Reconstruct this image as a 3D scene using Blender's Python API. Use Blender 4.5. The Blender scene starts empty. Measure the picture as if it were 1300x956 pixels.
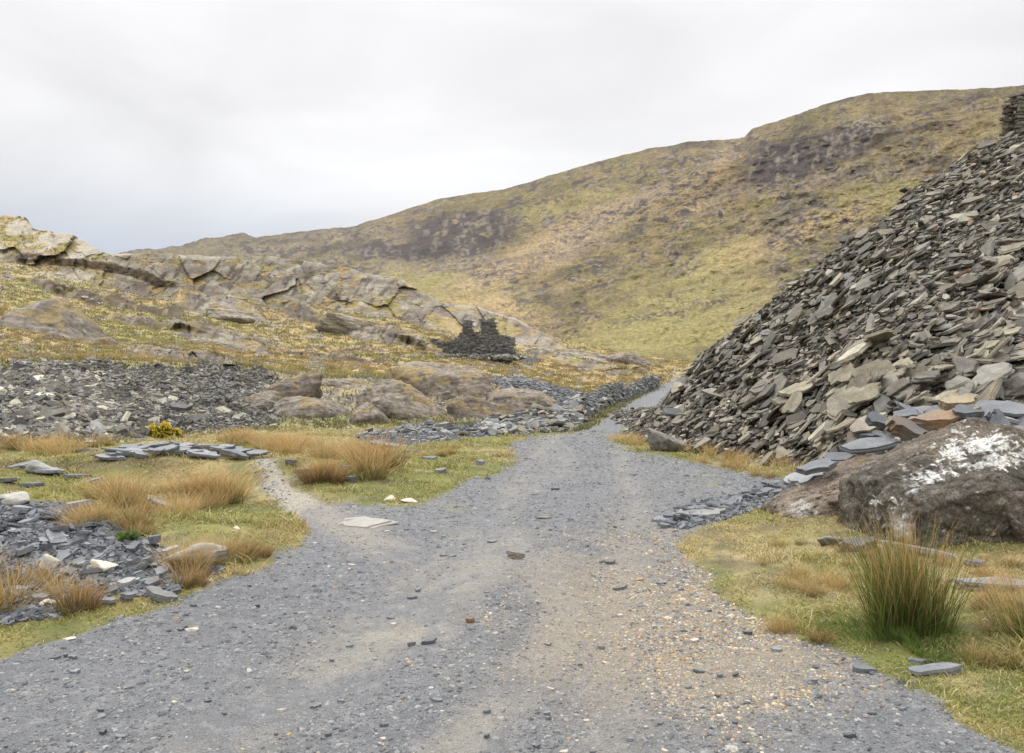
import bpy, bmesh, math, random
import numpy as np
from mathutils import Vector, Matrix, Euler
R = math.radians
rng = np.random.default_rng(7)
random.seed(7)
sc = bpy.context.scene
C = sc.collection
F, HZ, CU, EYE = 1011.0, 470.0, 650.0, 1.6          # the lens the photograph implies, the eye level, the eye height

# ---------------------------------------------------------------- camera, sky, sun, exposure
cam = bpy.data.objects.new('camera', bpy.data.cameras.new('camera'))
C.objects.link(cam)
cam.location = (0, 0, EYE); cam.rotation_euler = (R(90), 0, 0)
cam.data.sensor_width = 36; cam.data.lens = 28
cam.data.shift_y = -8/1300
cam.data.clip_start = 0.1; cam.data.clip_end = 9000
sc.camera = cam

SUN_EL, SUN_AZ = R(52), R(35)                         # azimuth from the view direction, to the left
SUN_DIR = Vector((-math.sin(SUN_AZ)*math.cos(SUN_EL), math.cos(SUN_AZ)*math.cos(SUN_EL), math.sin(SUN_EL)))
sun = bpy.data.objects.new('sun', bpy.data.lights.new('sun', 'SUN'))
C.objects.link(sun)
sun.data.energy = 1.5; sun.data.angle = R(14); sun.data.color = (1, .96, .9)
sun.rotation_euler = (-SUN_DIR).to_track_quat('-Z', 'Y').to_euler()

w = bpy.data.worlds.new('World'); sc.world = w; w.use_nodes = True
nt = w.node_tree; nt.nodes.clear()
def wn(t, **k):
    n = nt.nodes.new(t)
    for a, b in k.items(): setattr(n, a, b)
    return n
L = nt.links.new
out = wn('ShaderNodeOutputWorld'); bg = wn('ShaderNodeBackground'); bg.inputs[1].default_value = .1
sky = wn('ShaderNodeTexSky', sky_type='NISHITA'); sky.sun_disc = False
sky.sun_elevation = SUN_EL; sky.sun_rotation = -SUN_AZ
tc = wn('ShaderNodeTexCoord')
sep = wn('ShaderNodeSeparateXYZ'); L(tc.outputs['Generated'], sep.inputs[0])
# overcast brightness grows towards the zenith
el = wn('ShaderNodeValToRGB'); L(sep.outputs['Z'], el.inputs[0])
cr = el.color_ramp
cr.elements[0].position = 0.0; cr.elements[0].color = (.60, .62, .66, 1)
cr.elements[1].position = 1.0; cr.elements[1].color = (1, 1, 1, 1)
for p, c in ((.10, (.345, .35, .36)), (.20, (.368, .367, .37)), (.42, (.375, .37, .372)), (.72, (.95, .95, .95))):
    e = cr.elements.new(p); e.color = (*c, 1)
cr.elements[0].color = (.325, .33, .35, 1)
mp = wn('ShaderNodeMapping'); L(tc.outputs['Generated'], mp.inputs[0]); mp.inputs['Scale'].default_value = (1, 1, 3.2)
nz = wn('ShaderNodeTexNoise'); L(mp.outputs[0], nz.inputs[0]); nz.inputs['Scale'].default_value = 2.1; nz.inputs['Detail'].default_value = 6
nz.inputs['Distortion'].default_value = .5; nz.inputs['Roughness'].default_value = .5
nr = wn('ShaderNodeMapRange'); L(nz.outputs['Fac'], nr.inputs[0])
nr.inputs[1].default_value = .3; nr.inputs[2].default_value = .7; nr.inputs[3].default_value = .84; nr.inputs[4].default_value = 1.10
# a darker, bluer bank of cloud low on the left
dk = wn('ShaderNodeVectorMath', operation='DOT_PRODUCT'); L(tc.outputs['Generated'], dk.inputs[0])
v = Vector((-.46, .9, .08)).normalized(); dk.inputs[1].default_value = v
mr = wn('ShaderNodeMapRange', interpolation_type='SMOOTHERSTEP'); L(dk.outputs['Value'], mr.inputs[0])
mr.inputs[1].default_value = .90; mr.inputs[2].default_value = 1.0
mz = wn('ShaderNodeMapRange', interpolation_type='SMOOTHERSTEP'); L(sep.outputs['Z'], mz.inputs[0])
mz.inputs[1].default_value = .08; mz.inputs[2].default_value = .27; mz.inputs[3].default_value = 1; mz.inputs[4].default_value = 0
mm = wn('ShaderNodeMath', operation='MULTIPLY'); L(mr.outputs[0], mm.inputs[0]); L(mz.outputs[0], mm.inputs[1])
dm = wn('ShaderNodeMix', data_type='RGBA'); L(mm.outputs[0], dm.inputs[0])
dm.inputs[6].default_value = (1, 1, 1, 1); dm.inputs[7].default_value = (.56, .61, .70, 1)
m1 = wn('ShaderNodeMix', data_type='RGBA', blend_type='MULTIPLY'); m1.inputs[0].default_value = 1
L(el.outputs[0], m1.inputs[6]); L(dm.outputs[2], m1.inputs[7])
sc1 = wn('ShaderNodeVectorMath', operation='SCALE'); L(m1.outputs[2], sc1.inputs[0]); L(nr.outputs[0], sc1.inputs['Scale'])
sc2 = wn('ShaderNodeVectorMath', operation='SCALE'); L(sc1.outputs[0], sc2.inputs[0]); sc2.inputs['Scale'].default_value = 24.5
mx = wn('ShaderNodeMix', data_type='RGBA'); mx.inputs[0].default_value = .95
L(sky.outputs[0], mx.inputs[6]); L(sc2.outputs[0], mx.inputs[7]); L(mx.outputs[2], bg.inputs[0]); L(bg.outputs[0], out.inputs[0])

sc.view_settings.view_transform = 'Standard'; sc.view_settings.look = 'None'
sc.view_settings.gamma = 1; sc.view_settings.use_curve_mapping = False
sc.view_settings.exposure = 0.10
sc.cycles.max_bounces = 5; sc.cycles.diffuse_bounces = 3; sc.cycles.volume_bounces = 0
sc.cycles.use_denoising = True

# ---------------------------------------------------------------- numpy noise
_p = np.random.default_rng(3).permutation(4096).astype(np.int32)
_g2 = np.random.default_rng(4).uniform(0, 2*np.pi, 4096); _gx = np.cos(_g2).astype(np.float32); _gy = np.sin(_g2).astype(np.float32)
def pn(x, y, s=0):
    """2-D gradient noise, about -1..1"""
    x = np.asarray(x, np.float32) + np.float32(s*17.31 + 1000.5); y = np.asarray(y, np.float32) + np.float32(s*5.77 + 1000.5)
    xi = np.floor(x); yi = np.floor(y); fx = x-xi; fy = y-yi
    xi = xi.astype(np.int32); yi = yi.astype(np.int32)
    u = fx*fx*fx*(fx*(fx*6-15)+10); v = fy*fy*fy*(fy*(fy*6-15)+10)
    def g(ix, iy, dx, dy):
        h = _p[(_p[ix & 4095] + iy) & 4095]
        return _gx[h]*dx + _gy[h]*dy
    a = g(xi, yi, fx, fy); b = g(xi+1, yi, fx-1, fy); c = g(xi, yi+1, fx, fy-1); d = g(xi+1, yi+1, fx-1, fy-1)
    return 1.5*((a+(b-a)*u) + ((c+(d-c)*u)-(a+(b-a)*u))*v)
def fbm(x, y, o=4, s=0, g=.5):
    t = 0; a = 1; k = 1; n = 0
    for i in range(o):
        t = t + a*pn(x*k, y*k, s+i*3); n += a; a *= g; k *= 2.03
    return t/n*1.4
def ridge(x, y, o=4, s=0):
    t = 0; a = 1; k = 1; n = 0
    for i in range(o):
        t = t + a*(1-2*np.abs(pn(x*k, y*k, s+i*3))); n += a; a *= .5; k *= 2.03
    return t/n
def voro(x, y, s=0):
    """cellular facets: (tilted facet height, crack distance F2-F1, cell random)"""
    x = np.asarray(x, np.float32)+np.float32(500.5+s*7.7); y = np.asarray(y, np.float32)+np.float32(500.5+s*3.3)
    xi = np.floor(x).astype(np.int32); yi = np.floor(y).astype(np.int32)
    f1 = np.full(x.shape, 9., np.float32); f2 = f1.copy(); hid = np.zeros(x.shape, np.int32); ox = np.zeros(x.shape, np.float32); oy = ox.copy()
    for i in (-1, 0, 1):
        for j in (-1, 0, 1):
            h = _p[(_p[(xi+i) & 4095]+yi+j) & 4095]; h2 = _p[(h+77) & 4095]
            dx = xi+i+.5+.45*(h/2048.-1)-x; dy = yi+j+.5+.45*(h2/2048.-1)-y; d = np.sqrt(dx*dx+dy*dy).astype(np.float32)
            c = d < f1; f2 = np.where(c, f1, np.minimum(f2, d)); hid = np.where(c, h, hid); ox = np.where(c, dx, ox); oy = np.where(c, dy, oy); f1 = np.where(c, d, f1)
    r1 = _p[(hid+11) & 4095]/2048.-1; r2 = _p[(hid+23) & 4095]/2048.-1; r3 = _p[(hid+37) & 4095]/2048.-1
    return r1*.6+(ox*r2+oy*r3)*1.6, f2-f1, (r1+1)/2
def ss(a, b, x):
    t = np.clip((np.asarray(x, float)-a)/(b-a), 0, 1); return t*t*(3-2*t)
def mixc(a, b, t):
    return a + (np.asarray(b, float)-a)*np.asarray(t)[..., None]
def col(*c): return np.array(c, float)

# ---------------------------------------------------------------- object helpers
def tag(o, label=None, cat=None, group=None, kind=None):
    if cat and not kind: kind = 'thing'
    if label: o['label'] = label
    if cat: o['category'] = cat
    if group: o['group'] = group
    if kind: o['kind'] = kind
    return o
def raw_mesh(name, V, loops, tot, colr=None, smooth=False):
    me = bpy.data.meshes.new(name)
    V = np.asarray(V, np.float32); loops = np.asarray(loops, np.int32).ravel(); tot = np.asarray(tot, np.int32)
    me.vertices.add(len(V)); me.vertices.foreach_set('co', V.ravel())
    me.loops.add(len(loops)); me.loops.foreach_set('vertex_index', loops)
    st = np.concatenate([[0], np.cumsum(tot)[:-1]]).astype(np.int32)
    me.polygons.add(len(tot)); me.polygons.foreach_set('loop_start', st); me.polygons.foreach_set('loop_total', tot)
    me.polygons.foreach_set('use_smooth', np.full(len(tot), smooth))
    me.update(calc_edges=True)
    if colr is not None:
        a = me.attributes.new('Col', 'FLOAT_COLOR', 'POINT')
        c4 = np.ones((len(V), 4), np.float32); c4[:, :3] = np.clip(colr, 0.004, .95)
        a.data.foreach_set('color', c4.ravel())
    return me
def link(name, me, mat=None, parent=None):
    o = bpy.data.objects.new(name, me); C.objects.link(o)
    if mat is not None and me is not None and not me.materials: me.materials.append(mat)
    if parent is not None: o.parent = parent
    return o
def px(u, d): return (u-CU)/F*d
def zv(v, d): return EYE + (HZ-v)/F*d
def vz(z, d): return HZ + (EYE-z)/d*F

# ---------------------------------------------------------------- materials
def vmat(name, s1=8, a1=.25, s2=60, a2=.2, bump=.4, bd=.03, bs=None, rough=.9, hue=0.0, rnd=0.0, spec=.25, stretch=None, tint2=None):
    m = bpy.data.materials.new(name); m.use_nodes = True
    n = m.node_tree.nodes; l = m.node_tree.links.new
    b = n['Principled BSDF']; b.inputs['Roughness'].default_value = rough
    b.inputs['Specular IOR Level'].default_value = spec
    at = n.new('ShaderNodeAttribute'); at.attribute_name = 'Col'
    tc = n.new('ShaderNodeTexCoord'); vec = tc.outputs['Object']
    if stretch:
        mp = n.new('ShaderNodeMapping'); l(vec, mp.inputs[0]); mp.inputs['Scale'].default_value = stretch; vec = mp.outputs[0]
    x1 = n.new('ShaderNodeTexNoise'); x1.inputs['Scale'].default_value = s1; x1.inputs['Detail'].default_value = 5; x1.inputs['Roughness'].default_value = .62; l(vec, x1.inputs[0])
    x2 = n.new('ShaderNodeTexNoise'); x2.inputs['Scale'].default_value = s2; x2.inputs['Detail'].default_value = 3; l(vec, x2.inputs[0])
    r1 = n.new('ShaderNodeMapRange'); l(x1.outputs['Fac'], r1.inputs[0]); r1.inputs[1].default_value = .3; r1.inputs[2].default_value = .7; r1.inputs[3].default_value = 1-a1; r1.inputs[4].default_value = 1+a1
    r2 = n.new('ShaderNodeMapRange'); l(x2.outputs['Fac'], r2.inputs[0]); r2.inputs[1].default_value = .3; r2.inputs[2].default_value = .7; r2.inputs[3].default_value = 1-a2; r2.inputs[4].default_value = 1+a2
    mu = n.new('ShaderNodeMath'); mu.operation = 'MULTIPLY'; l(r1.outputs[0], mu.inputs[0]); l(r2.outputs[0], mu.inputs[1])
    src = mu.outputs[0]
    if rnd:
        oi = n.new('ShaderNodeObjectInfo'); rr = n.new('ShaderNodeMapRange'); l(oi.outputs['Random'], rr.inputs[0])
        rr.inputs[3].default_value = 1-rnd; rr.inputs[4].default_value = 1+rnd
        m3 = n.new('ShaderNodeMath'); m3.operation = 'MULTIPLY'; l(src, m3.inputs[0]); l(rr.outputs[0], m3.inputs[1]); src = m3.outputs[0]
    sv = n.new('ShaderNodeVectorMath'); sv.operation = 'SCALE'; l(at.outputs['Color'], sv.inputs[0]); l(src, sv.inputs['Scale'])
    colo = sv.outputs[0]
    if tint2:                                           # patches of a second colour (lichen, moss)
        tcol, tsc, lo, hi, amt = tint2
        x3 = n.new('ShaderNodeTexNoise'); x3.inputs['Scale'].default_value = tsc; x3.inputs['Detail'].default_value = 6; x3.inputs['Roughness'].default_value = .7; l(tc.outputs['Object'], x3.inputs[0])
        r3 = n.new('ShaderNodeMapRange'); l(x3.outputs['Fac'], r3.inputs[0]); r3.inputs[1].default_value = lo; r3.inputs[2].default_value = hi; r3.inputs[4].default_value = amt
        mi = n.new('ShaderNodeMix'); mi.data_type = 'RGBA'; l(r3.outputs[0], mi.inputs[0]); l(colo, mi.inputs[6]); mi.inputs[7].default_value = (*tcol, 1); colo = mi.outputs[2]
    l(colo, b.inputs['Base Color'])
    if bump:
        x4 = n.new('ShaderNodeTexNoise'); x4.inputs['Scale'].default_value = bs or s2; x4.inputs['Detail'].default_value = 6; x4.inputs['Roughness'].default_value = .65; l(vec, x4.inputs[0])
        bp = n.new('ShaderNodeBump'); bp.inputs['Strength'].default_value = bump; bp.inputs['Distance'].default_value = bd
        l(x4.outputs['Fac'], bp.inputs['Height']); l(bp.outputs[0], b.inputs['Normal'])
    return m
M_ground = vmat('ground_soil_grass', 3, .22, 45, .22, .6, .03, 40)
M_road = vmat('road_gravel', 22, .16, 110, .30, .8, .02, 90, rough=.85)
M_hill = vmat('hillside_grass_rock', .9, .18, 5, .25, .8, .2, 2.5)
M_mount = vmat('mountain_grass_rock', .06, .22, .35, .32, .8, 3.0, .2)
M_rock = vmat('outcrop_rock', 1.2, .22, 9, .22, .7, .10, 5, rough=.88)
M_boulder = vmat('boulder_rock', 6, .45, 55, .45, 1.0, .05, 22, rough=.92)
M_slate = vmat('weathered_slate', 6, .3, 50, .2, .5, .012, 30, rough=.8, tint2=((.40, .385, .32), 7, .60, .72, .5))
M_slate_fresh = vmat('fresh_slate', 4, .2, 40, .15, .35, .01, 25, rough=.55, rnd=.18, spec=.4)
M_slate_one = vmat('weathered_slate_single', 5, .3, 40, .22, .5, .012, 25, rough=.8, rnd=.3, tint2=((.38, .365, .30), 6, .60, .72, .5))
M_stone = vmat('loose_stones', 15, .15, 80, .15, .3, .004, 70, rough=.8)
M_stone_one = vmat('single_stone', 9, .15, 60, .15, .4, .01, 40, rough=.75, rnd=.08)
def blade_mat(name, rnd=0.0, tr=.35):
    m = bpy.data.materials.new(name); m.use_nodes = True
    n = m.node_tree.nodes; l = m.node_tree.links.new
    b = n['Principled BSDF']; b.inputs['Roughness'].default_value = .75; b.inputs['Specular IOR Level'].default_value = .2
    at = n.new('ShaderNodeAttribute'); at.attribute_name = 'Col'; s = at.outputs['Color']
    if rnd:
        oi = n.new('ShaderNodeObjectInfo'); rr = n.new('ShaderNodeMapRange'); l(oi.outputs['Random'], rr.inputs[0])
        rr.inputs[3].default_value = 1-rnd; rr.inputs[4].default_value = 1+rnd
        sv = n.new('ShaderNodeVectorMath'); sv.operation = 'SCALE'; l(s, sv.inputs[0]); l(rr.outputs[0], sv.inputs['Scale']); s = sv.outputs[0]
    l(s, b.inputs['Base Color'])
    t = n.new('ShaderNodeBsdfTranslucent'); l(s, t.inputs[0]); mxs = n.new('ShaderNodeMixShader'); mxs.inputs[0].default_value = tr
    l(b.outputs[0], mxs.inputs[1]); l(t.outputs[0], mxs.inputs[2]); l(mxs.outputs[0], n['Material Output'].inputs[0])
    return m
M_blade = blade_mat('grass_blades'); M_rush = blade_mat('rush_stems', .15)

# ---------------------------------------------------------------- near relief
def zone_poly(pts):
    P = np.array(pts, float)
    def f(u, v):
        inside = np.zeros(np.shape(u), bool); n = len(P)
        for i in range(n):
            x0, y0 = P[i]; x1, y1 = P[(i+1) % n]
            if y0 == y1: continue
            c = ((y0 > v) != (y1 > v)) & (u < (x1-x0)*(v-y0)/(y1-y0)+x0)
            inside ^= c
        return inside
    return f
def gauss(x, y, cx, cy, rx, ry, a=0):
    c, s = math.cos(a), math.sin(a); dx = x-cx; dy = y-cy
    return np.exp(-(((dx*c+dy*s)/rx)**2 + ((-dx*s+dy*c)/ry)**2))
def near_z(x, y):
    x = np.asarray(x, float); y = np.asarray(y, float)
    u = x/np.maximum(y, .2)*F+CU
    road_c = np.interp(y, [0, 3, 5, 9, 14, 20, 45], [-.6, -.5, -.2, .6, 1.1, 1.9, 8])
    off = ss(1.7, 3.0, np.abs(x-road_c))
    z = .035*off*fbm(x*.9, y*.9, 3, 1) + .012*fbm(x*2.5, y*2.5, 3, 9) + .03*off*np.abs(fbm(x*2.1, y*2.1, 3, 5))
    z = z + .42*gauss(x, y, -5.6, 7.6, 2.6, 1.3, -.35) + .10*gauss(x, y, -3.2, 6.9, 1.3, .7, -.3)
    z = z + .33*gauss(x, y, -5.4, 12.4, 2.6, 1.1, -.06) + .18*gauss(x, y, -3.05, 11.6, .8, .7) + .12*gauss(x, y, -9, 11.5, 2, 1.0)
    z = z - .06*gauss(x, y, -3.7, 10.6, .35, 1.8, .3)
    z = z + .16*ss(2.2, 4.2, x)*ss(14, 8, y) + .05*ss(1.6, 2.2, x)*ss(14, 8, y)
    z = z + .03*np.exp(-((x-road_c)/.35)**2)*ss(30, 12, y) - .035*(np.exp(-((x-road_c-.8)/.3)**2)+np.exp(-((x-road_c+.8)/.3)**2))*ss(30, 15, y) + .02*fbm(x*1.3, y*.6, 2, 13)
    return z
def at_px(u, v, lift=0.0):
    """the point of the near ground seen at a place of the photograph"""
    d = EYE*F/(v-HZ)
    for _ in range(12):
        z = float(near_z(px(u, d), d)); d = .5*d + .5*(EYE-z)*F/(v-HZ)
    return Vector((px(u, d), d, float(near_z(px(u, d), d))+lift))

# ---------------------------------------------------------------- the big sheet: near ground, banks, hillside
U = np.concatenate([np.arange(-900, -60, 14), np.arange(-60, 1360, 1.5), np.arange(1360, 2300, 14)]).astype(float)
nU = len(U)
def ctl(pts, sm=0):
    P = np.array(pts, float); f = np.arange(-1000, 2400, 2.0); val = np.interp(f, P[:, 0], P[:, 1])
    if sm:
        k = np.hanning(int(sm)+2)[1:-1]; k /= k.sum(); pad = len(k)
        val = np.convolve(np.pad(val, pad, mode='edge'), k, 'same')[pad:-pad]
    return np.interp(U, f, val)
def ctl2(pts, sm=0):                                    # u, d, v
    P = np.array(pts, float); return ctl(P[:, (0, 1)], sm), ctl(P[:, (0, 2)], sm)
d1 = ctl([(-900, 17), (150, 17.2), (300, 20), (400, 21.5), (500, 21.5), (600, 20.5), (700, 20.5), (780, 21), (900, 26), (2300, 26)], 20)
K2 = ctl2([(-900, 26, 448), (0, 26, 458), (150, 27, 457), (300, 28.5, 464), (380, 30, 478), (500, 30, 484), (600, 31, 484), (650, 34, 484), (700, 36, 492), (780, 45, 503), (840, 85, 491), (950, 85, 488), (2300, 85, 488)], 14)
K3 = ctl2([(-900, 60, 350), (0, 50, 402), (150, 55, 430), (300, 60, 444), (400, 60, 452), (500, 60, 450), (600, 62, 455), (700, 65, 466), (780, 75, 470), (860, 110, 463), (950, 110, 462), (2300, 110, 462)], 30)
K4 = ctl2([(-900, 110, 270), (-200, 110, 300), (0, 110, 330), (130, 108, 368), (200, 108, 382), (300, 108, 390), (400, 103, 396), (500, 100, 408), (600, 98, 428), (700, 100, 446), (780, 110, 457), (860, 150, 460), (2300, 150, 460)], 14)
K5 = ctl2([(-900, 125, 215), (-200, 122, 262), (-60, 121, 268), (33, 120, 276), (42, 120, 291), (90, 118, 298), (112, 115, 311), (138, 113, 325), (200, 113, 324), (300, 113, 326), (360, 112, 329), (400, 110, 334), (440, 108, 339), (470, 108, 347), (505, 106, 352), (530, 106, 366), (560, 106, 384), (600, 106, 390), (650, 108, 403), (690, 110, 424), (740, 112, 438), (780, 120, 448), (860, 170, 457), (2300, 170, 457)], 3)
z1 = near_z(px(U, d1), d1)
rows_d, rows_v = [], []
def add_rows(da, va, db, vb, n, last=False, e=1.0, mode='inv'):
    for t in np.linspace(0, 1, n, endpoint=last):
        if mode == 'inv': d = 1/((1-t)/da + t/db)
        else: d = da*(1-t)+db*t
        te = t**e
        rows_d.append(d); rows_v.append(va*(1-te)+vb*te)
nearN = 0
for a, b, n in ((.45, 3.0, 40), (3.0, None, 420)):
    da = np.full(nU, a); db = d1 if b is None else np.full(nU, b)
    for t in np.linspace(0, 1, n, endpoint=False):
        d = 1/((1-t)/da + t/db); rows_d.append(d); rows_v.append(vz(near_z(px(U, d), d), d)); nearN += 1
v1 = vz(z1, d1)
wk = ss(735, 775, U)
for t in np.linspace(0, 1, 120, endpoint=False):
    te = t**.92; rows_d.append((d1*(1-t)+K2[0]*t)*(1-wk)+wk/((1-te)/d1+te/K2[0])); rows_v.append(v1*(1-te)+K2[1]*te)
R2 = len(rows_d)
add_rows(K2[0], K2[1], K3[0], K3[1], 70, mode='lin'); R3 = len(rows_d)
add_rows(K3[0], K3[1], K4[0], K4[1], 110, mode='lin'); R4 = len(rows_d)
add_rows(K4[0], K4[1], K5[0], K5[1], 90, mode='lin', e=.9); R5 = len(rows_d)
z5 = zv(K5[1], K5[0]); d6 = K5[0]*1.5; z6 = z5-1.5
add_rows(K5[0], K5[1], d6, vz(z6, d6), 20, mode='lin'); R6 = len(rows_d)
d7 = np.full(nU, 420.); z7 = np.interp(U, [-900, 300, 600, 700, 2300], [22, 18, 9, 6.5, 6.5])
add_rows(d6, vz(z6, d6), d7, vz(z7, d7), 20, last=True, mode='lin')
D = np.array(rows_d); V = np.array(rows_v); nR = len(D)
UU = np.broadcast_to(U, D.shape).copy()
VB = V.copy(); DB = D.copy()
ri = np.arange(nR)[:, None]*np.ones((1, nU))
far = ss(nearN-5, nearN+10, ri)
# soft undulation of the hillside
X0 = px(UU, D)
hillw = ss(R2-20, R2+20, ri)*ss(R6, R5, ri)
V = V - hillw*(3.0*fbm(X0*.05, D*.07, 3, 21) + 1.6*fbm(X0*.2, D*.22, 3, 23))*ss(900, 760, UU)
# ledges: a polyline in the hillside with a rock face of some height under it
G = np.abs(np.gradient(DB, axis=0)/np.minimum(np.gradient(VB, axis=0), -.05)); G = np.clip(G, 0, 1.2)
ROCK = np.zeros(D.shape); DARK = np.zeros(D.shape)
wob = 4.0*fbm(UU*.018, VB*.05, 3, 31) + 2.0*fbm(UU*.09, VB*.1, 2, 37)
ledges = [
 ([(10, 327), (70, 332), (130, 340), (180, 350), (230, 366)], 8, 12, .8),
 ([(60, 364), (110, 377), (160, 387), (200, 399), (238, 404)], 10, 18, 1.0),
 ([(215, 388), (260, 388), (310, 392), (333, 404)], 17, 14, .1),
 ([(135, 397), (200, 414), (260, 421), (310, 430), (345, 441)], 8, 20, .6),
 ([(205, 416), (250, 424), (300, 436), (345, 445)], 12, 14, .15),
 ([(345, 441), (400, 450), (450, 455), (480, 462)], 5, 16, .9),
 ([(160, 444), (200, 447), (270, 455), (300, 460)], 8, 12, .5),
 ([(355, 389), (400, 402), (450, 413), (500, 425), (545, 437)], 13, 14, .25),
 ([(430, 420), (490, 430), (540, 440), (570, 450)], 9, 12, .2),
 ([(0, 350), (40, 358), (90, 372)], 6, 16, .2),
 ([(650, 440), (700, 452), (760, 466), (800, 470)], 8, 10, .1),
 ([(740, 452), (790, 458), (820, 470)], 8, 10, .1),
]
for pts, h, back, dkn in ledges:
    P = np.array(pts, float); vl = np.interp(UU, P[:, 0], P[:, 1]) + wob*.7
    ends = ss(P[0, 0]-12, P[0, 0]+16, UU)*ss(P[-1, 0]+12, P[-1, 0]-16, UU)
    hh = .72*h*(.75+.6*fbm(UU*.03, VB*0+h, 2, 40))*ends
    s = VB - vl; face = h*.75
    k = np.where(s < 0, np.exp(np.minimum(s, 0)/back), np.clip(1-s/face, 0, 1))*((ri > nearN) & (ri < R5))
    V = V - hh*k; D = D - G*face*k*ends*.5
    m = ss(-3, 0, s)*ss(face+1.5, face-.5, s)*ends
    m2 = m*ss(-.45, .1, fbm(UU*.05, VB*.1, 3, 43+h)+.35)
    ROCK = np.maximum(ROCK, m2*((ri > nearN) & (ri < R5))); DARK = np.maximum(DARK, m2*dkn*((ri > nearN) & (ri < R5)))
# the crag band and the bare rocks on the skyline
crag = ss(R4-6, R4+4, ri)*ss(R5+3, R5-8, ri)*ss(105, 160, UU)*ss(735, 680, UU)
topr = ss(R4-30, R4+10, ri)*ss(150, 110, UU)
Xw = px(UU, D)
cu_, cv_ = UU+VB*.35, VB-UU*.15
w1_ = 8*fbm(UU*.02, VB*.03, 3, 52)
f_a, k_a, r_a = voro((cu_+w1_)*.020, (cv_+w1_)*.022, 1); f_b, k_b, r_b = voro((cu_+w1_)*.075, (cv_+w1_)*.055, 2); f_c, k_c, r_c = voro(cu_*.2, cv_*.24, 3)
FAC = f_a*.95+f_b*.20+f_c*.05+.35*fbm(UU*.03, VB*.05, 3, 53); CRK = np.maximum(ss(.05, .0, k_a), .5*ss(.08, .0, k_b))
butt = FAC*.62 - CRK*.12 + .5*fbm(Xw*.16, VB*.012, 3, 51)
D = D - crag*butt*1.0 - topr*(f_b*.3+f_a*.7)
RKZ = ROCK*ss(.0, .5, ROCK)
D = D - RKZ*(f_b*.2+f_c*.1); V = V - RKZ*(f_b*.7+f_c*.4)
sky_n = ss(R5-25, R5, ri)*ss(R5+15, R5, ri)
V = V - sky_n*(1.2*fbm(UU*.05, UU*0, 3, 65)+.9*ridge(UU*.1, UU*0+3, 2, 66))*ss(900, 700, UU)
# knobbly rock ground between the left scree and the roadside bank
mid = ss(nearN+5, nearN+40, ri)*ss(R2+10, R2-15, ri)*ss(300, 360, UU)*ss(760, 700, UU)
V = V - mid*(6*fbm(UU*.02, VB*.04, 3, 71)+2*fbm(UU*.06, VB*.1, 2, 72)+1.0*f_b+.4*f_c)
scr_l = ss(nearN+2, nearN+10, ri)*ss(R2+6, R2-3, ri+22*fbm(UU*.02, UU*0, 3, 76)+8)*ss(395, 330, UU+(VB-500)*.7+18*fbm(UU*.03, VB*.05, 3, 73))
V = V - scr_l*(2.0*fbm(UU*.03, VB*.06, 3, 74)+1.2*fbm(UU*.15, VB*.25, 2, 75))
Z = zv(V, D); X = px(UU, D); Y = D

# ---------------------------------------------------------------- colours of the ground (albedo)
straw = col(.42, .335, .15); straw2 = col(.54, .45, .25); olive = col(.27, .265, .075); green = col(.20, .23, .06); rust = col(.27, .175, .085); brown = col(.13, .09, .05)
rockc = col(.30, .275, .24); rockp = col(.42, .395, .345); rockd = col(.15, .135, .12); slat = col(.115, .118, .125); slat2 = col(.2, .2, .195)
gravel = col(.178, .181, .188); dust = col(.36, .325, .27); ochre = col(.42, .32, .19)
n1 = fbm(X*.35, Y*.35, 4, 101); n2 = fbm(X*1.3, Y*1.3, 4, 105); n3 = fbm(X*5, Y*5, 3, 109); nw = fbm(X*.06, Y*.08, 4, 113)
grass = mixc(np.broadcast_to(straw, D.shape+(3,)), olive, ss(-.4, .2, n1+.3*n2))
grass = mixc(grass, straw2, .8*ss(.05, .6, n2-.3*n1)); grass = mixc(grass, rust, .55*ss(.25, .7, fbm(X*.9, Y*.9, 3, 117)))
grass = mixc(grass, green, .7*ss(.2, .7, fbm(X*.5, Y*.5, 3, 119)+.25*n3))
# greener verge beside the road on the left, greener floor right
def blob(cu, cv, ru, rv, sft=.6): return ss(1+sft, 1-sft, np.sqrt(((UU-cu)/ru)**2+((V-cv)/rv)**2))
gr = np.maximum.reduce([blob(520, 622, 130, 16), blob(300, 655, 90, 14), blob(100, 565, 60, 8), blob(1140, 800, 90, 40), blob(110, 790, 190, 20), blob(320, 700, 50, 20), blob(1240, 690, 60, 14), blob(590, 590, 50, 14)])*(ri < nearN+30)
grass = mixc(grass, mixc(np.broadcast_to(olive*.95, D.shape+(3,)), green, ss(-.2, .3, n2)), .8*gr)
rs = np.maximum.reduce([blob(1060, 720, 170, 60), blob(950, 590, 60, 14), blob(420, 560, 80, 20), blob(100, 560, 160, 18)])*(ri < nearN+30)
grass = mixc(grass, mixc(np.broadcast_to(straw2*.9, D.shape+(3,)), olive, ss(-.1, .5, n2+.3*n3)), .75*rs)
dkb = np.maximum.reduce([blob(60, 592, 110, 7), blob(170, 590, 60, 6)])*(ri < nearN)
grass = mixc(grass, brown, .7*dkb)
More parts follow.
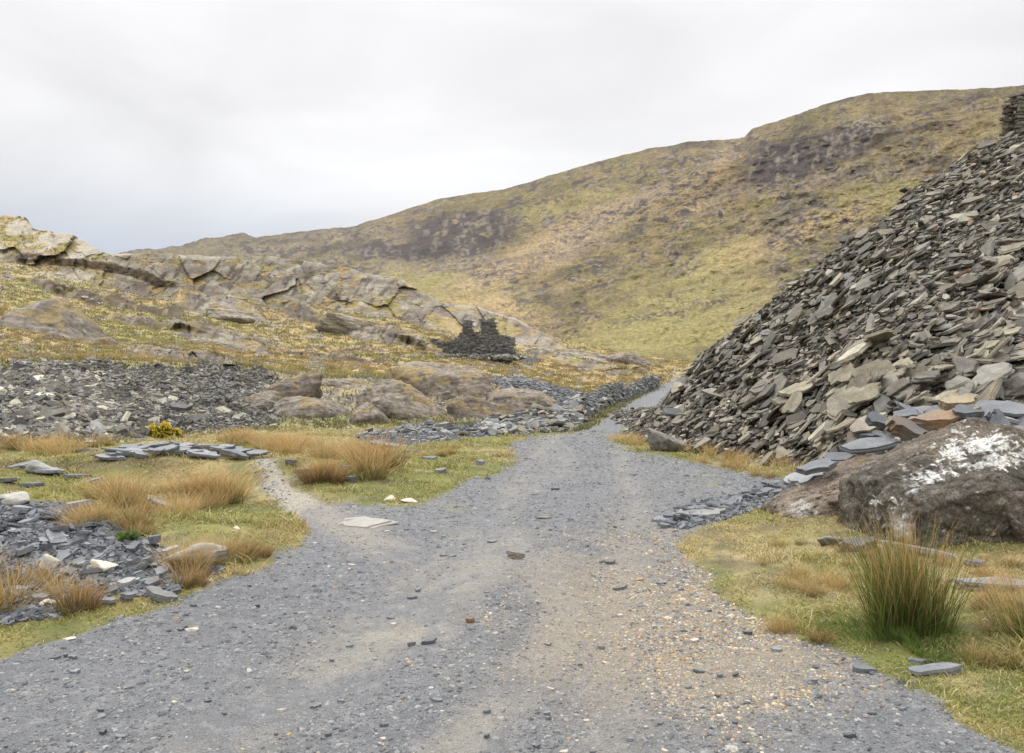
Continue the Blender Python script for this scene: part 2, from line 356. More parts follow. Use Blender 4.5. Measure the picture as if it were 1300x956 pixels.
# hillside grass
n4 = fbm(X*.09, Y*.12, 4, 121); n5 = fbm(X*.5, Y*.5, 4, 125)
hg = mixc(np.broadcast_to(col(.31, .235, .11), D.shape+(3,)), col(.245, .215, .085), ss(-.2, .3, n4)); hg = mixc(hg, col(.27, .205, .11), .45*ss(0.1, .45, n5+.4*nw))
n6 = fbm(UU*.06+V*.05, V*.32-UU*.04, 4, 127); n7 = fbm(UU*.16, V*.5, 3, 128)
hg = mixc(hg, col(.40, .32, .17), .6*ss(.05, .45, fbm(UU*.03, V*.16, 3, 131)+.3*n7)); hg = mixc(hg, col(.12, .09, .05), .65*ss(.25, .5, n6+.2*n7))
hg = mixc(hg, rockc*.9, .7*ss(.28, .42, fbm(UU*.035, V*.13, 4, 129)+.3*n7))
hg = mixc(hg, col(.23, .225, .085), .75*np.maximum(blob(170, 415, 130, 18, .8), blob(60, 370, 60, 18, .8))*ss(-.3, .3, n5+.2))
hg = hg*(1.02+.3*n7[..., None])*np.array([1.08, 1.04, .98])
soil = mixc(grass*.66, col(.11, .12, .045), .7*ss(-.1, .4, fbm(X*3, Y*3, 4, 181))); soil = mixc(soil, col(.13, .10, .065), .6*ss(.15, .5, fbm(X*1.7, Y*1.7, 4, 183)))
Ccol = mixc(soil, hg, ss(R2-10, R2+15, ri))
# rock colour with joints and pale lichen
f2a, k2a, r2a = voro((UU+V*.35+w1_)*.06, (V-UU*.15+w1_)*.08, 5)
rk = mixc(np.broadcast_to(rockc, D.shape+(3,)), rockp, ss(-.15, .35, fbm(UU*.03+V*.03, V*.06, 4, 141))); rk = mixc(rk, col(.21, .18, .17), .8*ss(.0, .4, fbm(UU*.02+V*.02, V*.03, 4, 143)))
rk = rk*(.92+.28*r2a[..., None])*(.88+.24*r_c[..., None])
rk = mixc(rk, rockd*.45, .45*CRK*ss(-.5, .1, n2)); rk = mixc(rk, rockd*.5, .3*ss(.05, .0, k2a)*ss(-.2, .3, fbm(UU*.05, V*.08, 2, 144)))
rk = mixc(rk, rockd*.6, .75*ss(.18, .4, fbm(UU*.09+V*.06, V*.035, 4, 145)))
rk = mixc(rk, straw*.5, .6*ss(.22, .36, fbm(UU*.045, V*.16, 4, 147)))
rk = rk*np.array([.77, .735, .675]); grs = ss(.0, .2, fbm(UU*.028, VB*.07, 4, 149)+.22*ss(R4+62, R4+5, ri)+.22*ss(470, 560, UU)-.28)
rk = mixc(rk, hg, .9*grs*(ri > R2))
cragm = np.clip(crag*ss(-.55, -.35, fbm(UU*.03, V*.07, 4, 151)+.1), 0, 1)
topm = topr*ss(-.1, .25, fbm(X*.22, V*.06, 4, 153)+ .35*ss(320, 285, V)); topcol = mixc(rk, col(.50, .45, .36), .6)
Ccol = mixc(Ccol, topcol, topm)
Ccol = mixc(Ccol, rk, cragm)
capb = ss(R5-14, R5-2, ri)*ss(R5+20, R5, ri)*ss(105, 160, UU)*ss(720, 650, UU)
Ccol = mixc(Ccol, mixc(hg, rockp, ss(-.3, .3, n5+.2)), .8*capb)
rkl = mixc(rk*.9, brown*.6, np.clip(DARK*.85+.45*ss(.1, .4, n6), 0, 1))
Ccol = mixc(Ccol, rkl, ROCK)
patch = ss(.22, .42, fbm(UU*.022-VB*.01, VB*.09+UU*.02, 4, 157))*hillw*ss(R5, R4, ri)*ss(850, 700, UU)
Ccol = mixc(Ccol, mixc(rk, brown, .35*ss(0, .4, n5)), patch*.6)
Ccol = mixc(Ccol, mixc(rk, straw, .6*ss(-.1, .4, fbm(UU*.03, V*.08, 3, 159))), mid*.9)
sg = mixc(np.broadcast_to(slat, D.shape+(3,)), slat2, ss(-.3, .4, n3+.5*n2))
Ccol = mixc(Ccol, sg, scr_l)
# slate spill under the ruin and above the bank
sp2 = np.maximum(zone_poly([(615, 478), (660, 478), (760, 505), (790, 500), (730, 535), (690, 520), (640, 495)])(UU+4*n3, V+2*n3), zone_poly([(625, 446), (655, 448), (690, 458), (675, 462), (640, 456)])(UU+3*n3, V))*(ri > nearN)
Ccol = mixc(Ccol, sg, sp2*.9)

# ---- zones of the near ground
wv = 14*fbm(UU*.02, V*.03, 3, 161) + 7*fbm(UU*.08, V*.1, 3, 163); wu = wv*1.2
ROADP = [(-1200, 1010), (-400, 925), (0, 836), (80, 812), (180, 780), (260, 748), (330, 722), (384, 696), (392, 668), (372, 655), (404, 636), (455, 640), (520, 640), (580, 618), (632, 602), (652, 580), (640, 562), (690, 553), (745, 547), (790, 516), (838, 490), (860, 478), (884, 478), (866, 496), (832, 520), (806, 545), (765, 555), (800, 572), (868, 584), (905, 594), (985, 600), (1000, 618), (925, 655), (868, 672), (866, 700), (892, 735), (940, 775), (1010, 808), (1090, 838), (1165, 880), (1290, 960), (1700, 1150), (4000, 2500), (650, 9000), (-4000, 3000)]
rp = zone_poly(ROADP)
lowv = V > 530
nearsc = np.clip((V-470)/200, .08, 1)
road = rp(UU + np.where(lowv, wu*nearsc, 0), V + np.where(lowv, wv*.6*nearsc, 0))
road &= (ri < R3)
pathz = zone_poly([(318, 582), (338, 574), (352, 590), (372, 612), (405, 636), (372, 656), (350, 640), (330, 612)])(UU+wu*.25, V+wv*.15) & (ri < nearN)
heapz = zone_poly([(-900, 640), (-60, 632), (50, 640), (120, 652), (190, 690), (235, 712), (290, 726), (240, 744), (205, 762), (150, 752), (60, 790), (-80, 800), (-900, 860)])(UU+wu*.5, V+wv*.4) & (ri < nearN)
ditch = zone_poly([(830, 662), (880, 640), (960, 622), (1030, 600), (1040, 612), (990, 640), (930, 658), (860, 674)])(UU+wu*.3, V+wv*.1) & (ri < nearN)
vs_ = zone_poly([(450, 552), (600, 540), (700, 530), (700, 549), (600, 556), (520, 566), (455, 562)])(UU+wu*.2, V+wv*.1) & (ri < R2)
heapc = mixc(sg, dust*.8, .35*ss(.2, .6, n2)); heapc = mixc(heapc, straw, .8*ss(.35, .55, fbm(X*1.6, Y*1.6, 3, 165))*ss(700, 740, V))
Ccol[vs_] = sg[vs_]*1.2; Ccol[ditch] = (sg*1.1)[ditch]
ptc = mixc(np.broadcast_to(dust, D.shape+(3,)), gravel, ss(-.1, .5, n2)*.6)
rd = mixc(np.broadcast_to(gravel, D.shape+(3,)), slat*1.15, .5*ss(-.2, .5, n2)); rd = mixc(rd, col(.3, .3, .3), .35*ss(0, .6, fbm(X*9, Y*9, 2, 167)))
def band(pts, wid):
    P = np.array(pts, float); dist = np.full(D.shape, 1e9)
    for (a, b), (c, d) in zip(P[:-1], P[1:]):
        t = np.clip(((UU-a)*(c-a)+(V-b)*(d-b))/((c-a)**2+(d-b)**2), 0, 1)
        dist = np.minimum(dist, np.hypot(UU-a-t*(c-a), (V-b-t*(d-b))*1.6))
    return ss(wid*1.5, wid*.3, dist+wid*.4*n2)
rcc = np.interp(Y, [0, 3, 5, 9, 14, 20, 45], [-.6, -.5, -.2, .6, 1.1, 1.9, 8])
rut = np.maximum(np.exp(-((X-rcc-.8)/.22)**2), np.exp(-((X-rcc+.8)/.22)**2))*ss(26, 18, Y)*ss(-.6, .2, n2)
dst = np.maximum.reduce([.55*rut, band([(250, 960), (430, 850), (540, 770), (640, 700)], 48)*.75, band([(560, 960), (690, 850), (720, 780), (700, 720)], 45)*.75, band([(395, 640), (430, 665), (500, 700)], 34)*.85, band([(470, 810), (560, 805)], 24), band([(700, 560), (720, 590), (640, 640)], 20)*.35, band([(880, 860), (1000, 840)], 40)*.6])
rd = mixc(rd, dust*.95, .72*dst*ss(-.5, .3, n2+.4*n3))
och = ss(1.5, .45, np.hypot((UU-895)/235, (V-795)/115)+.35*n2+.25*n3)
rd = mixc(rd, ochre*.8, .4*och)
# moss creeping in from the verges
rd = mixc(rd, olive, .5*ss(.2, .6, fbm(X*2, Y*2, 4, 169))*(np.clip(blob(520, 640, 90, 10)+blob(950, 610, 90, 24)+blob(700, 553, 60, 5)+blob(980, 790, 60, 25), 0, 1)))
def blur(m, a, b):
    m = m.astype(float)
    for ax, k in ((0, a), (1, b), (0, a), (1, b)):
        c = np.cumsum(np.concatenate([np.repeat(np.take(m, [0], ax), k+1, ax), m, np.repeat(np.take(m, [-1], ax), k, ax)], ax), ax)
        n_ = m.shape[ax]; m = (np.take(c, range(2*k+1, 2*k+1+n_), ax)-np.take(c, range(0, n_), ax))/(2*k+1)
    return m
rb = blur(road | pathz, 5, 9); rb2 = ss(.28, .72, rb+.30*n3+.25*n2)*(ri < R3)
tgt = np.where(pathz[..., None], ptc, rd)
Ccol = mixc(Ccol, tgt, rb2)
hpb = ss(.3, .7, blur(heapz, 5, 8)+.3*n3); Ccol = mixc(Ccol, heapc, hpb*(1-rb2))
GRW = np.clip(1-ss(.25, .8, rb+.25*n3), 0, 1)*np.clip(1-hpb*.93, 0, 1)
GRASSY = (ri < nearN+30)*GRW*(~ditch)*(~vs_)*(scr_l < .3)*(mid < .3)
OCH = och

Pxyz = np.stack([X, Y, Z], -1)
idx = np.arange(nR*nU).reshape(nR, nU)
quads = np.stack([idx[:-1, :-1], idx[:-1, 1:], idx[1:, 1:], idx[1:, :-1]], -1)
def fc(m): return m[:-1, :-1]
cls = np.zeros((nR-1, nU-1), int)
cls[fc(ri) >= nearN+8] = 3
cls[fc((scr_l > .5))] = 4
cls[fc(road)] = 1; cls[fc(pathz)] = 2
def sheet(name, c, mat):
    q = quads[cls == c]; ids, inv = np.unique(q, return_inverse=True)
    me = raw_mesh(name, Pxyz.reshape(-1, 3)[ids], inv.ravel(), np.full(len(q), 4), Ccol.reshape(-1, 3)[ids], True)
    o = link(name, me, mat); return o
tag(sheet('ground', 0, M_ground), kind='structure')
tag(sheet('road', 1, M_road), kind='structure')
tag(sheet('path', 2, M_road), kind='structure')
tag(sheet('hillside', 3, M_hill), kind='structure')
scree_o = sheet('slate_scree', 4, M_ground)
tag(scree_o, 'long low bank of dark slate scree below the grassy hillside', 'scree', kind='stuff')
# the land beyond the sheet's edges and behind the camera
me = raw_mesh('land', [(-4000, -3000, -.25), (4000, -3000, -.25), (4000, 6000, -.25), (-4000, 6000, -.25)], [0, 1, 2, 3], [4], np.tile(col(.28, .24, .1), (4, 1)))
tag(link('surrounding_ground', me, M_ground), kind='structure')

# ---------------------------------------------------------------- mountain
UM = np.concatenate([np.arange(-900, -60, 20), np.arange(-60, 1360, 1.6), np.arange(1360, 2300, 20)]).astype(float)
skyl = [(-900, 330), (100, 330), (148, 323), (165, 319), (200, 316), (240, 310), (256, 303), (290, 300), (308, 296), (325, 301), (345, 300), (372, 295), (400, 293), (450, 287), (480, 278), (510, 268), (560, 252), (600, 246), (640, 240), (700, 223), (740, 210), (780, 200), (830, 188), (880, 180), (925, 177), (945, 175), (955, 163), (985, 155), (1020, 143), (1050, 131), (1100, 119), (1150, 116), (1215, 114), (1260, 112), (1290, 109), (1330, 104), (1500, 95), (2300, 140)]
vs = np.interp(UM, *np.array(skyl, float).T); dc = np.interp(UM, [-900, 150, 350, 500, 800, 950, 1100, 1300, 2300], [1900, 1900, 1750, 1500, 1250, 1000, 950, 950, 1000])
vf = np.interp(UM, [-900, 300, 500, 650, 750, 900, 2300], [372, 376, 400, 440, 458, 462, 470]); df = np.interp(UM, [-900, 500, 750, 2300], [500, 420, 320, 300])
nM = 520; T = np.concatenate([[-.25], np.linspace(0, 1, nM), [1.05, 1.3, 1.8]])[:, None]
DM = df + (dc-df)*T; Tc = np.clip(T, 0, 1)
VM = vf + (vs-vf)*Tc**.92
ZM = zv(VM, DM); ZM = np.where(T < 0, -5.0, ZM); zc_ = zv(vs, dc); ZM = np.where(T > 1, zc_*(1-(T-1)*1.1), ZM)
UMM = np.broadcast_to(UM, DM.shape); XM = px(UMM, DM)
edge = ss(0, .1, T)*ss(1.02, .85, T)
def spur(pts, wd):
    P = np.array(pts, float); ul = np.interp(VM, P[:, 1], P[:, 0]); return np.exp(-((UMM-ul)/wd)**2)
sp = spur([(950, 165), (900, 210), (820, 255), (720, 310), (600, 350), (540, 380)], 60)
rel = 26*sp + 22*fbm(UMM*.006, VM*.006, 3, 201) + 9*ridge(UMM*.018+VM*.012, VM*.02, 4, 205) + 4*fbm(UMM*.06, VM*.09, 3, 209)
wc = 14*fbm(UMM*.03, VM*.04, 4, 211); uc, vc = UMM+wc, VM+wc*.8
c1 = np.exp(-(((uc-585)/66)**4+((vc-(300-(UMM-582)*.12))/28)**4)); c2 = np.exp(-(((uc-1030)/92)**4+((vc-(195-(UMM-1035)*.30))/24)**4)); c1 = np.maximum(c1, .8*np.exp(-(((uc-500)/60)**4+((vc-322)/9)**4)))
cr12 = np.clip(c1+c2, 0, 1)
DM2 = DM - edge*(rel + 5*fbm(UMM*.05+VM*.04, VM*.12, 4, 212) + cr12*(6*ridge(UMM*.07, VM*.03, 3, 213)))
VM2 = VM - edge*(4.5*ridge(UMM*.02+VM*.03, VM*.06, 4, 217)+1.3*ridge(UMM*.09, VM*.16, 3, 221)) - ss(.9, 1, T)*ss(1.2, 1, T)*(1+.9*ss(520, 300, UMM))*(1.4*fbm(UMM*.04, UMM*0, 4, 223)+.5*ridge(UMM*.25, UMM*0, 2, 225))
ZM = np.where((T >= 0) & (T <= 1.0001), zv(VM2, DM2), ZM); XM = px(UMM, DM2)
a1_ = fbm(UMM*.012, VM*.02, 4, 231); a2_ = fbm(UMM*.05+VM*.02, VM*.12, 4, 235); a3_ = fbm(UMM*.16, VM*.3, 3, 239)
mc = mixc(np.broadcast_to(col(.215, .17, .085), DM.shape+(3,)), col(.19, .165, .066), ss(-.3, .25, a1_+.4*a2_))
mc = mixc(mc, col(.27, .205, .11), .6*ss(.0, .4, a2_-.3*a1_)); mc = mixc(mc, col(.10, .09, .05), .5*ss(.1, .5, fbm(UMM*.03+VM*.06, VM*.09, 4, 237)))
def mb(cu, cv, ru, rv, rot=0, s_=.6):
    c, s = math.cos(rot), math.sin(rot); dx = UMM-cu; dy = VM-cv
    return ss(1+s_, 1-s_, np.sqrt(((dx*c+dy*s)/ru)**2+((-dx*s+dy*c)/rv)**2)+.5*a2_)
grn = np.maximum.reduce([mb(850, 415, 130, 50, -.3), mb(560, 372, 90, 26, .1), mb(900, 345, 70, 26, -.4), mb(720, 260, 100, 14, -.3)*.6, mb(1120, 250, 80, 20, -.1)*.6])
mc = mixc(mc, col(.27, .25, .10), .8*grn)
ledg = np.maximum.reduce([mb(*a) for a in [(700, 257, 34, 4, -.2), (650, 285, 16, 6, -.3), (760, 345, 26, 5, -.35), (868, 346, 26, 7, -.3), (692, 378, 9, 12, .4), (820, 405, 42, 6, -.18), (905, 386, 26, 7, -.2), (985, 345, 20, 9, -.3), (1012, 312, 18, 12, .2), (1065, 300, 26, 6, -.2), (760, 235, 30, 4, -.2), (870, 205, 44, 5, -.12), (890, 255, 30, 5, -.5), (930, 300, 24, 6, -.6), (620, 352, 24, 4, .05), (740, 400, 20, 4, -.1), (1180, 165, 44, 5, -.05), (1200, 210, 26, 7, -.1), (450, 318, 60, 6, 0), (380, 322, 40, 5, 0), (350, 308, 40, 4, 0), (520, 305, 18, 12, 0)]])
och_ = np.maximum.reduce([mb(690, 320, 150, 20, -.45), mb(900, 230, 60, 14, -.9), mb(620, 395, 60, 20, .2), mb(1010, 300, 120, 14, -.35)*.7])
mc = mixc(mc, col(.40, .30, .17), .75*och_)
lft = ss(520, 330, UMM)
mc = mixc(mc, col(.15, .135, .095), .6*lft)
scr = np.maximum.reduce([mb(560, 335, 90, 14, -.05), mb(800, 265, 160, 12, -.5), mb(1030, 232, 120, 12, -.15), mb(1000, 280, 20, 50, .6), mb(700, 330, 110, 10, -.3), mb(460, 300, 110, 14)*.8, mb(400, 320, 100, 10)*.6])
mc = mixc(mc, col(.215, .185, .17), .85*scr*ss(-.35, .25, a3_+.3*a2_))
# scattered outcrops in tilted streaks
wx = 10*fbm(UMM*.02, VM*.03, 3, 240); tu, tv_ = UMM+wx, VM+UMM*.28+wx*.6
rz_ = ss(-.35, .15, fbm(UMM*.012+3, VM*.02, 3, 241)+.3*scr+.45*lft-.5*grn)
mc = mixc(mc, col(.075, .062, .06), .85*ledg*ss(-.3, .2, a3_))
spk = ss(.02, .10, fbm(tu*.05, tv_*.15, 5, 243, .62)-.06)*rz_
fm, km, rm = voro(tu*.18, tv_*.30, 8)
mc = mixc(mc, col(.072, .058, .058)+0*mc, .92*spk*ss(.2, .5, rm+.25)); mc = mixc(mc, col(.24, .215, .19), .7*spk*(rm < .25))
spk2 = ss(.12, .20, fbm(tu*.16, tv_*.42, 4, 247, .6)+.12*a1_-.05)
mc = mixc(mc, col(.075, .062, .052), .75*spk2*(.15+.8*rz_)*(1-.6*grn)); mc = mc*(1+.42*fbm(tu*.3, tv_*.5, 3, 249)[..., None])
fq, kq, rq = voro(UMM*.13+VM*.03+wx*.05, VM*.075+wx*.02, 12); col_ = (rq-.58)*1.0+.5*fbm(UMM*.14, VM*.12, 3, 251)-.5*ss(.12, 0, kq)
cm = np.clip(np.maximum(c1, c2)*1.5, 0, 1)*ss(-.5, -.15, a2_+.15)
mc = mixc(mc, mixc(np.broadcast_to(col(.052, .042, .043), DM.shape+(3,)), col(.17, .145, .13), ss(-.05, .5, col_+.5*a3_)), cm*.97)
mc = mixc(mc, col(.28, .26, .23), .7*mb(1100, 160, 30, 10)*ss(-.2, .2, a3_))
rimr = ss(18, 2, VM-vs)*ss(-.3, .2, a3_)
mc = mixc(mc, col(.11, .09, .07), .5*rimr)
gul = ss(.55, .9, ridge((UMM+VM*1.6+wx)*.011, (VM-UMM*.3)*.006, 3, 261))*ss(.1, .3, Tc)
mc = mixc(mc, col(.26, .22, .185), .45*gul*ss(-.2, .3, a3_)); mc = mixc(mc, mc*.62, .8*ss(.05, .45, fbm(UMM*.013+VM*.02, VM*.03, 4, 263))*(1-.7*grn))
mc = mc*np.array([.90, .85, .76])
ids = np.arange(DM.size).reshape(DM.shape)
q = np.stack([ids[:-1, :-1], ids[:-1, 1:], ids[1:, 1:], ids[1:, :-1]], -1).reshape(-1, 4)
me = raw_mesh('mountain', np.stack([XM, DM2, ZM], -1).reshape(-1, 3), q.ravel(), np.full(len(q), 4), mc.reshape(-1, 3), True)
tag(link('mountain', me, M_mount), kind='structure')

# ---------------------------------------------------------------- slabs
def slab_batch(P, N, size, thick, spin, colr, k=6, r=None, ends=.5):
    """many irregular split-stone slabs: centre, normal, length, thickness -> arrays"""
    r = r or rng; n = len(P)
    N = N/np.linalg.norm(N, axis=1, keepdims=True)
    ref = np.tile([1., 0, 0], (n, 1)); A = np.cross(N, np.cross(ref, N)); A /= np.linalg.norm(A, axis=1, keepdims=True)
    B = np.cross(N, A); c = np.cos(spin)[:, None]; s = np.sin(spin)[:, None]; A, B = A*c+B*s, -A*s+B*c
    ang = (np.arange(k)/k*2*np.pi)[None] + r.uniform(-.38, .38, (n, k)); rad = r.uniform(.62, 1.08, (n, k))
    asp = r.uniform(.32, .85, (n, 1))
    la = np.cos(ang)*rad*size[:, None]/2; lb = np.sin(ang)*rad*asp*size[:, None]/2
    la = np.sign(la)*np.minimum(np.abs(la), size[:, None]*.46)
    h = thick[:, None]/2
    topz = h*r.uniform(.65, 1.2, (n, k)); botz = -h*r.uniform(.65, 1.2, (n, k)); ins = r.uniform(.82, 1.06, (n, k))
    top = P[:, None]+A[:, None]*la[..., None]+B[:, None]*lb[..., None]+N[:, None]*topz[..., None]
    bot = P[:, None]+A[:, None]*(la*ins)[..., None]+B[:, None]*(lb*ins)[..., None]+N[:, None]*botz[..., None]
    Vv = np.concatenate([top, bot], 1).reshape(-1, 3)
    base = (np.arange(n)*2*k)[:, None]
    i = np.arange(k); j = (i+1) % k
    pat = np.concatenate([i, (i+k)[::-1], np.stack([j, i, i+k, j+k], -1).ravel()])
    loops = base+pat[None]; tot = np.tile(np.array([k, k]+[4]*k), n)
    cc = np.repeat(colr, 2*k, 0)*r.uniform(.9, 1.1, (n*2*k, 1))
    return Vv, loops.ravel(), tot, cc
def join_parts(parts):
    off = 0; Vs, Ls, Ts, Cs = [], [], [], []
    for v_, l_, t_, c_ in parts:
        Vs.append(v_); Ls.append(np.asarray(l_)+off); Ts.append(t_); Cs.append(c_); off += len(v_)
    return np.concatenate(Vs), np.concatenate(Ls), np.concatenate(Ts), np.concatenate(Cs)
def tip_cols(n, r=None):
    r = r or rng
    pal = np.array([(.185, .17, .145), (.25, .235, .205), (.14, .13, .115), (.095, .09, .083), (.34, .325, .29), (.20, .175, .14), (.17, .17, .165)])
    c = pal[r.choice(7, n, p=[.25, .18, .19, .14, .05, .12, .07])]*r.uniform(.62, 1.25, (n, 1))*np.array([.95, .925, .875])
    y = r.random(n) < .05; c[y] = col(.29, .27, .20)*r.uniform(.8, 1.1, (int(y.sum()), 1)); rr = r.random(n) < .012; c[rr] = col(.24, .17, .11)
    return c
def grid_normals(P):
    a = np.gradient(P, axis=1); b = np.gradient(P, axis=0); n = np.cross(a, b); n /= np.linalg.norm(n, axis=-1, keepdims=True)+1e-9
    n[n[..., 2] < 0] *= -1; return n
def tilt(N, s, r=None):
    r = r or rng; n = N + r.normal(0, s, N.shape); return n/np.linalg.norm(n, axis=1, keepdims=True)

# ---- the great slate tip on the right
UT = np.concatenate([np.arange(780, 1340, 4), np.arange(1340, 1900, 16)]).astype(float)
bs = np.array([(780, 557), (805, 561), (830, 566), (870, 574), (900, 578), (950, 584), (1000, 596), (1050, 606), (1090, 640), (1120, 655), (1900, 680)], float)
vb = np.interp(UT, bs[:, 0], bs[:, 1]); dB = EYE*F/(vb-HZ); zB = near_z(px(UT, dB), dB)-.08
cs = np.array([(780, 20.3, 556), (797, 20.8, 548), (834, 21.5, 525), (869, 22, 492), (884, 22, 468), (900, 21.5, 449), (925, 21, 427), (952, 20.5, 409), (1004, 20, 368), (1050, 20, 333), (1069, 20.5, 314), (1131, 22, 272), (1150, 22.5, 262), (1158, 22.5, 243), (1185, 23.5, 230), (1235, 25, 196), (1262, 26, 183), (1283, 27, 172), (1900, 27, 172)], float)
dC = np.interp(UT, cs[:, 0], cs[:, 1]); vC = np.interp(UT, cs[:, 0], cs[:, 2]) + 3; zC = zv(vC, dC)
tt = np.linspace(0, 1, 90)[:, None]
DT = dB+(dC-dB)*tt; ZT = zB+(zC-zB)*tt**1.02
DT = np.concatenate([DT, [dC+1.2, dC+3, dC+8, dC+22]]); zf = np.maximum(zC, 0)
ZT = np.concatenate([ZT, [zC-.1+0*zC, np.where(UT > 1283, zC, zC*.85), np.where(UT > 1283, zC*.98, zC*.3), zC*0-.3]])
UTT = np.broadcast_to(UT, DT.shape); XT = px(UTT, DT)
ZT = ZT + .12*fbm(XT*.7, DT*.7, 3, 301)*ss(0, 6, np.arange(len(DT)))[:, None]
PT = np.stack([XT, DT, ZT], -1); NT = grid_normals(PT)
ids = np.arange(DT.size).reshape(DT.shape)
q = np.stack([ids[:-1, :-1], ids[:-1, 1:], ids[1:, 1:], ids[1:, :-1]], -1).reshape(-1, 4)
tip_base = (PT.reshape(-1, 3)-[0, 0, .05], q.ravel(), np.full(len(q), 4), np.tile(col(.075, .073, .068), (DT.size, 1)))
def sample(PG, NG, i0, i1, j0, j1, n, area=True, wfun=None):
    """random points on a surface grid, spread evenly by area or as wfun says"""
    a = PG[i0:i1, j0+1:j1+1]-PG[i0:i1, j0:j1]; b = PG[i0+1:i1+1, j0:j1]-PG[i0:i1, j0:j1]
    ar = np.linalg.norm(np.cross(a, b), axis=-1)
    if wfun is not None: ar = ar*wfun
    p = ar.ravel()/ar.sum(); k = rng.choice(len(p), n, p=p); ii = k//(j1-j0)+i0; jj = k % (j1-j0)+j0
    fi = rng.random((n, 1)); fj = rng.random((n, 1))
    P = PG[ii, jj]*(1-fi)*(1-fj)+PG[ii+1, jj]*fi*(1-fj)+PG[ii, jj+1]*(1-fi)*fj+PG[ii+1, jj+1]*fi*fj
    return P, NG[ii, jj], ii, jj
nfr = int((UT < 1340).sum())
nS = 64000
P, N, ii, jj = sample(PT, NT, 0, 92, 0, nfr+24, nS, wfun=(1/DT[0:92, 0:nfr+24]**.9)*np.where(UTT[0:92, 0:nfr+24] > 1340, .6, 1))
lowr = ss(1000, 1300, UT[jj])*ss(60, 5, ii)
szn = 1+.45*fbm(P[:, 0]*.45, P[:, 2]*.7+P[:, 1]*.3, 3, 305)
sz = .155*np.exp(rng.normal(0, .58, nS))*(1+.55*lowr)*(.72+.018*P[:, 1])*szn*np.where(UT[jj] < 850, .65, 1); sz = np.clip(sz, .06, 1.05)
th = sz*rng.uniform(.04, .13, nS)+.006
N2 = tilt(N*.28+np.array([-.42, .0, .60]), .24)
Pc = P + N*(rng.uniform(-.06, .16, (nS, 1))*(.8+sz[:, None]))
tc_ = tip_cols(nS)
# slab size seen from the road decides which are single objects
app = sz/P[:, 1]*np.where((P[:, 1] > 6) & (UT[jj] < 1300), 1, 0); order = np.argsort(-app)
big = order[:300]; small = order[300:]
parts = [tip_base, slab_batch(Pc[small], N2[small], sz[small], th[small], rng.uniform(0, 6.28, len(small)), tc_[small])]
v_, l_, t_, c_ = join_parts(parts)
o = link('slate_tip', raw_mesh('slate_tip', v_, l_, t_, c_), M_slate)
tag(o, 'steep grey brown tip of loose split slates rising on the right of the road', 'slate tip', kind='stuff')
# single slab meshes: thin leaves of slate split along the edge
def slab_mesh(seed, k=7, layers=3, length=1.0, asp=.6, th=.1, c=col(.22, .215, .19), c2=None, jag=.34, name='slab'):
    r = np.random.default_rng(seed); ang = np.arange(k)/k*2*np.pi + r.uniform(-.35, .35, k); rad = r.uniform(.7, 1.05, k)
    x = np.cos(ang)*rad*length/2; y = np.sin(ang)*rad*asp*length/2
    # cut corners: subdivide every side with a little jag
    xs, ys = [], []
    for i in range(k):
        j = (i+1) % k
        for t in (0, .33, .66):
            jg = 0 if t == 0 else r.normal(0, jag*.18*length)
            dx, dy = x[j]-x[i], y[j]-y[i]; ln = math.hypot(dx, dy)+1e-6
            xs.append(x[i]+dx*t-dy/ln*jg*.5); ys.append(y[i]+dy*t+dx/ln*jg*.5)
    xs = np.array(xs); ys = np.array(ys); n = len(xs)
    Vv, Fs, Cc = [], [], []; z = -th/2; off = 0
    warp = lambda a, b: th*.12*np.sin(a*4/length+seed)*np.cos(b*5/length+seed*2)
    for L_ in range(layers):
        h = th/layers*r.uniform(.7, 1.3); s = 1-.06*abs(L_-1)+r.normal(0, .035); ox, oy = r.normal(0, .022*length, 2)
        jx = 1+r.normal(0, .02, n)
        zb, zt = z, z+h*.96
        for zz, e in ((zb, 1.0), (zt, .985)):
            X_ = xs*s*jx*e+ox; Y_ = ys*s*jx*e+oy
            Vv += list(zip(X_, Y_, zz+warp(X_, Y_))); Cc += [c*r.uniform(.85, 1.12) for _ in range(n)]
        Fs.append(list(range(off+n, off+2*n))); Fs.append(list(range(off, off+n))[::-1])
        for i in range(n):
            j = (i+1) % n; Fs.append([off+i, off+j, off+n+j, off+n+i])
        off += 2*n; z += h
    if c2 is not None:
        for i in range(len(Cc)):
            if Vv[i][0] < -.05*length+.1*length*math.sin(Vv[i][1]*9): Cc[i] = c2*r.uniform(.9, 1.1)
    return raw_mesh(name, Vv, np.concatenate([np.array(f) for f in Fs]), [len(f) for f in Fs], np.array(Cc))
tipmesh = []; tiptone = []
cols9 = [(.20, .185, .155), (.265, .25, .21), (.15, .14, .12), (.32, .305, .26), (.22, .20, .16), (.12, .115, .105), (.24, .225, .18), (.18, .178, .168), (.28, .265, .21), (.20, .18, .155)]
for i in range(18):
    me = slab_mesh(50+i, k=random.choice([5, 6, 7]), layers=random.choice([2, 3]), asp=random.uniform(.4, .75), th=random.uniform(.045, .10), c=col(*cols9[i % 10])*np.array([.95, .905, .825]), name='slate_slab'); me.materials.append(M_slate_one); tipmesh.append(me); tiptone.append(['olive grey', 'pale brown grey', 'dark grey', 'pale', 'brown grey', 'blackish', 'tan', 'plain grey', 'pale lichened', 'dull brown'][i % 10])
def place_slab(me, loc, nrm, spin, scale, label, group, name='slate_slab', cat='slate'):
    o = bpy.data.objects.new(name, me); C.objects.link(o)
    q_ = Vector((0, 0, 1)).rotation_difference(Vector(nrm).normalized()); 
    o.rotation_mode = 'QUATERNION'; o.rotation_quaternion = q_ @ Euler((0, 0, spin)).to_quaternion()
    o.location = loc; o.scale = (scale,)*3
    return tag(o, label, cat, group)
